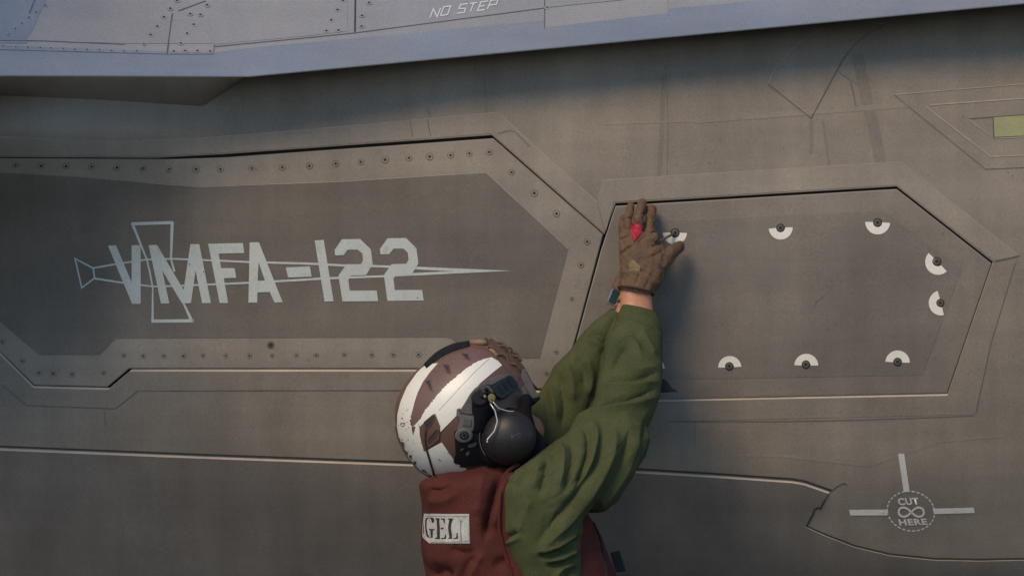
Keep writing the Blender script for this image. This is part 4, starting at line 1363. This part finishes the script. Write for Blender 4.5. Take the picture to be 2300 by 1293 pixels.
# vents
for k, V_ in enumerate([[(605, 236), (648, 241), (664, 284), (632, 274)], [(470, 320), (511, 324), (522, 380), (500, 374)], [(344, 441), (374, 434), (396, 512), (372, 494)], [(838, 210), (862, 228), (864, 270), (850, 255)]]):
    v = hp('vent', A1(V_), 0.0013, M['dark'], 0.0005, grid=4)
    c = np.mean(np.array(A1(V_)), 0)
    pts = [W(x, y, hel_y(x, y)) + Vector((0, -.0008, 0)) for (x, y) in densify([tuple(c + (np.array(p) - c) * 1.12) for p in A1(V_)], 4)]
    bm_obj('vent_rim', tube_pts(pts, 0.0011, 5, closed=True), M['shell_mauve'], helmet)
hp('vent_block', A1([(298, 772), (350, 722), (411, 673), (446, 762), (440, 862), (355, 928), (330, 946)]), 0.0030, M['shell'], 0.003)
for V_ in ([(335, 735), (398, 682), (410, 700), (382, 758), (345, 790)], [(365, 850), (424, 782), (432, 800), (402, 850), (366, 880)]):
    hp('vent', A1(V_), 0.0040, M['dark'], 0.0005, grid=4)
    c = np.mean(np.array(A1(V_)), 0)
    pts = [W(x, y, hel_y(x, y)) + Vector((0, -.0034, 0)) for (x, y) in densify([tuple(c + (np.array(p) - c) * 1.08) for p in A1(V_)], 4)]
    bm_obj('vent_rim', tube_pts(pts, 0.0010, 5, closed=True), M['shell'], helmet)
# velcro pad over the crown
def on_helmet(px, py, lift, ysc=1.0, y=None):
    """point on the shell outline seen from the side, lifted radially"""
    v = W(px, py, HC.y) - HC
    r = v.normalized() * (HR_ + lift)
    return HC + r
padp = []
bm = bmesh.new()
angs = [math.radians(a) for a in np.linspace(133, 87, 14)]
rows = []
for a in angs:
    row = []
    for lay in (0.0045 * min(1, 3.2 * min(abs(a - angs[0]), abs(a - angs[-1])) + .2), -0.003):
        for yy in np.linspace(-.046, .046, 7):
            k = math.sqrt(max(0, 1 - (yy / .122) ** 2))
            rr = HR_ * sil(a) * k + lay
            row.append(bm.verts.new(HC + Vector((math.cos(a) * rr, yy, math.sin(a) * rr))))
    rows.append(row)
for A_, B_ in zip(rows[:-1], rows[1:]):
    for j in range(6):
        bm.faces.new((A_[j], A_[j + 1], B_[j + 1], B_[j]))
    bm.faces.new((A_[0], B_[0], B_[7], A_[7])); bm.faces.new((A_[6], B_[6], B_[13], A_[13]))
for R_ in (rows[0], rows[-1]):
    for j in range(6):
        bm.faces.new((R_[j], R_[j + 1], R_[j + 8], R_[j + 7]))
bm_obj('velcro_pad', bm, M['velcro'], helmet)
# front shroud and bungee
def rad(px, py, lift, y=-.28):
    v = W(px, py, -.28) - HC; v.y = 0
    k = math.sqrt(max(0.05, 1 - ((y - HC.y) / .122) ** 2))
    p = v.normalized() * (HR_ * sil(math.atan2(v.z, v.x)) * k + lift)
    return HC + Vector((p.x, y - HC.y, p.z))
bm = bmesh.new()
add_tube(bm, [rad(1058, 766, .002, -.31), rad(1078, 761, .003, -.32), rad(1096, 760, .004, -.32)], [.005, .006, .005], 8)
bm_obj('webbing', bm, M['tan'], helmet)
bm_obj('webbing', tube_pts([rad(1099, 764, .001, -.33), rad(1112, 772, .0005, -.335), rad(1126, 784, 0, -.34)], .0035, 8), M['tan'], helmet)
slab('shroud', [(1088, 757), (1093, 756), (1100, 764), (1112, 770), (1122, 777), (1132, 788), (1126, 800), (1112, 792), (1098, 775)], -.31, 0.0, .03, M['brown_strap'], helmet, bev=2)
for (y0, ph) in ((-.335, 0), (-.30, 1.5), (-.27, 3)):
    pts = []
    for k in range(22):
        t = k / 21
        a = math.radians(72 - 30 * t)
        rr = .0035 + .0035 * math.sin(t * 14 + ph)
        q_ = HR_ * sil(a) * (math.sqrt(1 - ((y0 - HC.y) / .122) ** 2)) + rr
        p = HC + Vector((math.cos(a) * q_, y0 - HC.y, math.sin(a) * q_))
        pts.append(p)
    bm_obj('bungee', tube_pts(pts, .0028, 7), M['brown_strap'], helmet)
loop = [rad(1140, 792, .0045, -.30) + Vector((.0055 * math.cos(t), 0, .0055 * math.sin(t))) for t in [2 * math.pi * k / 14 for k in range(14)]]
bm_obj('hook', tube_pts(loop, .0016, 6, closed=True), M['black'], helmet)
bm_obj('hook', tube_pts([rad(1090, 760, .001, -.31), rad(1091, 758, .006, -.31), rad(1094, 760, .004, -.31)], .0016, 6), M['black'], helmet)
# brow plate in front of the tape
hp('brow_plate', A1([(862, 285), (900, 270), (965, 290), (1010, 330), (1045, 345), (1025, 400), (1010, 450), (950, 385), (905, 322)]), 0.0016, M['shell'], 0.002)
# edge trim round the rim and nape
rim = []
for k in range(41):
    a = math.radians(192 + (243 - 192) * k / 40)
    rim.append(HC + Vector((math.cos(a) * HR_ * sil(a), -.012, math.sin(a) * HR_ * sil(a))))
bm_obj('rim_trim', tube_pts(rim, .0028, 7), M['trim'], helmet)
pts = [W(x, y, hel_y(x, y)) + Vector((0, -.003, 0)) for (x, y) in [tuple(p) for p in catmull(A1([(345, 790), (342, 860), (352, 940), (372, 1010), (392, 1080), (410, 1142)]), 6)]]
bm_obj('cord', tube_pts(pts, .0022, 7), M['cord'], helmet)
bm_obj('cord_end', tube_pts([W(976, 1072, -.37), W(981, 1080, -.372)], .0045, 8), M['black'], helmet)

# ------------------------------------------------------------------ headset and straps on the near side
hy = lambda x, y: min(hel_y(x, y), -.335)
HS = bpy.data.objects.new('headset', None)
HS.location = W(1144, 980, -.40)
link(HS, person)
bm = bmesh.new()
ell_px(bm, 1138, 982, -.375, 67, .032, 66)
ell_px(bm, 1110, 985, -.372, 44, .028, 62)
ell_px(bm, 1188, 1010, -.365, 46, .03, 30)
balls(bm, [(1182, 897, -.366), (1180, 925, -.372), (1193, 966, -.373), (1214, 1002, -.37)], [14, 13, 12, 18])
balls(bm, [(1085, 905, -.40), (1075, 955, -.385)], [26, 26])
bm_obj('ear_gasket', bm, M['foam'], HS, True) if False else obj('ear_gasket', remesh(bm, .0035, 2), M['foam'], HS)
bm = bmesh.new()
ell_px(bm, 1145, 981, -.402, 57, .042, 58, sub=5)
for v in bm.verts:
    if v.co.y > -.395:
        v.co.y = -.395 + (v.co.y + .395) * .3
bm_obj('ear_cup', bm, M['cup'], HS)
ring = [W(1143 + 59 * math.cos(t), 982 - 60 * math.sin(t), -.398) for t in [2 * math.pi * k / 40 for k in range(40)]]
bm_obj('cup_rim', tube_pts(ring, .0026, 8, closed=True), M['black'], HS)
arc = [W(1143 + 66 * math.cos(t), 982 - 66 * math.sin(t), -.402) for t in np.linspace(math.radians(165), math.radians(218), 14)]
bm_obj('cup_rim', tube_pts(arc, .0009, 6), M['strap'], HS)
z2 = lambda p: (1000 + p[0] / 7.1846, 890 + p[1] / 7.1846)
A2 = lambda L: [z2(p) for p in L]
z2b = A2
def wire(pts, y0, y1, r=.0013):
    P = [W(*p, y0 + (y1 - y0) * i / (len(pts) - 1)) for i, p in enumerate(A2(pts))]
    return P
bm_obj('wire_arm', tube_pts(wire([(725, 110), (805, 230), (842, 400), (795, 555), (680, 690), (680, 725)], -.440, -.446), .0014, 8), M['wire'], HS)
bm_obj('wire_arm', tube_pts(wire([(775, 90), (860, 190), (940, 215), (1030, 240), (1110, 235)], -.440, -.43), .0012, 8), M['wire'], HS)
bm = bmesh.new(); add_ellipsoid(bm, W(1094.6, 992, -.446), (.0025,) * 3, sub=2); bm_obj('wire_end', bm, M['bright'], HS)
# small worn emblem scratches on the cup
cup_pts = []
ccy = lambda x, y: -.402 - .042 * math.sqrt(max(0, 1 - ((x - 1145) / 57) ** 2 - ((y - 981) / 58) ** 2)) * 1.0
for (cx, cy, r, a0, a1) in [(1158, 985, 9, 20, 200), (1164, 978, 6, -60, 120), (1152, 978, 4, 90, 300), (1166, 990, 7, -100, 30), (1165, 1010, 5, 0, 160)]:
    L_ = [(cx + r * math.cos(math.radians(a)), cy - r * math.sin(math.radians(a))) for a in np.linspace(a0, a1, 8)]
    cup_pts += stroke_polys(L_, 1.1)
multi_drape('scratches', cup_pts, ccy, .0003, M['strap'], HS, 0)
# rotating arm joint, rail, tag
slab('arm_joint', [(1078 + 20 * math.cos(t), 893 - 19 * math.sin(t)) for t in [2 * math.pi * k / 16 for k in range(16)]], -.425, 0, .035, M['black'], HS, bev=4)
slab('helmet_rail', A1([(810, 486), (845, 462), (948, 395), (975, 405), (1018, 470), (1010, 500), (900, 575), (840, 545)]), hy, .022, .03, M['rail'], HS, bev=3)
for (a, b) in (((870, 470), (905, 530)), ((905, 448), (942, 508)), ((940, 425), (980, 486))):
    slab('rail_slot', [z1((a[0] - 9, a[1])), z1((a[0] + 9, a[1] - 8)), z1((b[0] + 9, b[1] - 8)), z1((b[0] - 9, b[1]))], hy, .0235, .004, M['black'], HS, bev=0.6)
bm = bmesh.new()
balls(bm, [z1((752, 545)) + (-.425,), z1((770, 520)) + (-.43,)], [6, 5])
balls(bm, [z1((745, 500)) + (-.42,), z1((800, 480)) + (-.42,), z1((830, 520)) + (-.425,)], [7, 7, 7])
obj('clip', remesh(bm, .0016, 1), M['rail'], HS)
slab('clip', A1([(760, 540), (778, 536), (784, 556), (768, 560)]), -.436, 0, .006, M['tan'], HS, bev=.8)
slab('yellow_tag', [z1((822 + 27 * math.cos(t) * (1 + .12 * math.sin(3 * t)), 562 - 34 * math.sin(t))) for t in [2 * math.pi * k / 12 for k in range(12)]], -.440, 0, .008, M['yellow'], HS, bev=1.5)
bm = bmesh.new(); add_ellipsoid(bm, W(1104.5, 897, -.448), (.0028, .002, .0028), sub=2); bm_obj('rivet', bm, M['strap'], HS)
# grey helmet strap, buckle, dial and chin harness
st1 = slab('chin_strap', A1([(945, 376), (958, 396), (890, 432), (822, 470), (765, 520), (735, 580), (704, 676), (650, 680), (590, 664), (606, 628), (632, 588), (665, 530), (702, 488), (790, 425), (870, 395)]), hy, .006, .012, M['strap'], helmet, bev=1.5)
slab('buckle', A1([(568, 640), (590, 632), (592, 662), (650, 678), (700, 678), (704, 655), (722, 648), (724, 690), (700, 715), (690, 800), (640, 812), (572, 790), (590, 740), (588, 712), (565, 690)]), hy, .0085, .014, M['buckle'], helmet, bev=2)
slab('buckle_slot', A1([(592, 664), (690, 680), (686, 690), (592, 674)]), hy, .009, .004, M['dark'], helmet, bev=.5)
slab('buckle_button', A1([(622, 708), (676, 715), (672, 770), (612, 760)]), hy, .0105, .004, M['strap'], helmet, bev=1.2)
bm = bmesh.new()
dc = z1((620, 832))
slab('dial', [(dc[0] + 20 * math.cos(t), dc[1] - 16.5 * math.sin(t)) for t in [2 * math.pi * k / 22 for k in range(22)]], hy, .016, .016, M['buckle'], helmet, bev=3)
slab('dial_hub', [(dc[0] + 1 + 11 * math.cos(t), dc[1] - 9.5 * math.sin(t)) for t in [2 * math.pi * k / 16 for k in range(16)]], hy, .0175, .003, M['rail'], helmet, bev=1.5)
for k in range(6):
    t = k * math.pi / 3 + .3
    slab('dial_grip', [(dc[0] + 1 + 5.5 * math.cos(t) + 1.6 * math.cos(u), dc[1] - 4.8 * math.sin(t) - 1.6 * math.sin(u)) for u in [2 * math.pi * j / 6 for j in range(6)]], hy, .0182, .002, M['buckle'], helmet, bev=.4)
slab('harness', A1([(548, 800), (572, 790), (640, 880), (690, 800), (720, 700), (760, 720), (770, 900), (800, 1010), (720, 1050), (640, 1062), (552, 1035), (545, 1015), (560, 960), (555, 880)]), hy, .004, .014, M['black'], helmet, bev=2)
slab('harness_clip', A1([(650, 900), (708, 880), (716, 892), (700, 912), (655, 922)]), hy, .0065, .004, M['buckle'], helmet, bev=.8)
slab('harness_clip', A1([(592, 938), (620, 922), (622, 930), (600, 944)]), hy, .0065, .004, M['buckle'], helmet, bev=.4)
slab('harness_clip', A1([(640, 955), (660, 942), (662, 965), (645, 982), (632, 972)]), hy, .0065, .004, M['strap'], helmet, bev=.6)
bm = bmesh.new()
pts = [W(*z1(p), -.352 - .01 * (i % 2)) for i, p in enumerate([(556, 800), (546, 850), (560, 905), (550, 960), (562, 1010), (600, 1050), (690, 1050)])]
bm_obj('harness_cord', tube_pts(pts, .004, 8), M['black'], helmet)
# front straps on the right of the helmet
slab('front_strap', A1([(1045, 352), (1068, 352), (1098, 420), (1140, 500), (1166, 556), (1120, 570), (1098, 560), (1060, 470), (1030, 400)]), -.335, 0, .02, M['strap'], helmet, bev=2)
slab('front_strap', A1([(1012, 500), (1058, 472), (1085, 530), (1102, 560), (1062, 592), (1040, 560)]), -.352, 0, .01, M['strap'], helmet, bev=1.5)
slab('goggle_edge', A1([(1000, 600), (1080, 570), (1172, 548), (1174, 566), (1130, 610), (1090, 625), (1085, 680), (1112, 770), (1140, 850), (1120, 870), (1070, 780), (1045, 690), (1020, 640)]), -.352, 0, .03, M['foam'], helmet, bev=3)
slab('brim_underside', A1([(1012, 505), (1040, 555), (1060, 592), (1010, 612), (940, 590), (905, 572), (960, 540)]), -.350, 0, .02, M['foam'], helmet, bev=2)
# eye seen between the rail and the ear cup
eb = bmesh.new()
ell_px(eb, 1130, 906, -.358, 9, .004, 4.5)
bm_obj('eye', eb, M['dark'], person)
pts = [W(*z2(p), -.3635) for p in [(850, 110), (900, 70), (960, 60), (1040, 90)]]
bm_obj('eyebrow', tube_pts(pts, .0022, 6), M['hair'], person)

# ------------------------------------------------------------------ hex driver held at the bolt
bm = bmesh.new()
tip = W(1516, 523, FY(1516, 523) - .001)
hnd = W(1462, 552, -.060)
add_tube(bm, [tip, tip + (hnd - tip) * .5, hnd], [.0030, .0030, .0030], 6)
shaft = bm_obj('shaft', bm, M['metal'], None)
drv = bpy.data.objects.new('hex_driver', None); drv.location = hnd; COL.objects.link(drv)
tag(drv, 'thin dark hex driver pushed into the bolt beside the gloved thumb', 'screwdriver')
shaft.parent = drv; shaft.matrix_parent_inverse = WM(drv).inverted()
bm = bmesh.new()
add_tube(bm, [W(1470, 548, -.056), W(1452, 560, -.062), W(1430, 572, -.06)], [.0045, .0055, .005], 10)
g_ = bm_obj('handle', bm, M['black'], drv)
# black cable tab hanging behind the near sleeve
tb = slab('webbing_tab', [(1478, 846), (1489, 850), (1499, 856), (1508, 870), (1524, 879), (1490, 881), (1476, 880)], -.19, 0, .012, M['black'], shirt, bev=1.5)
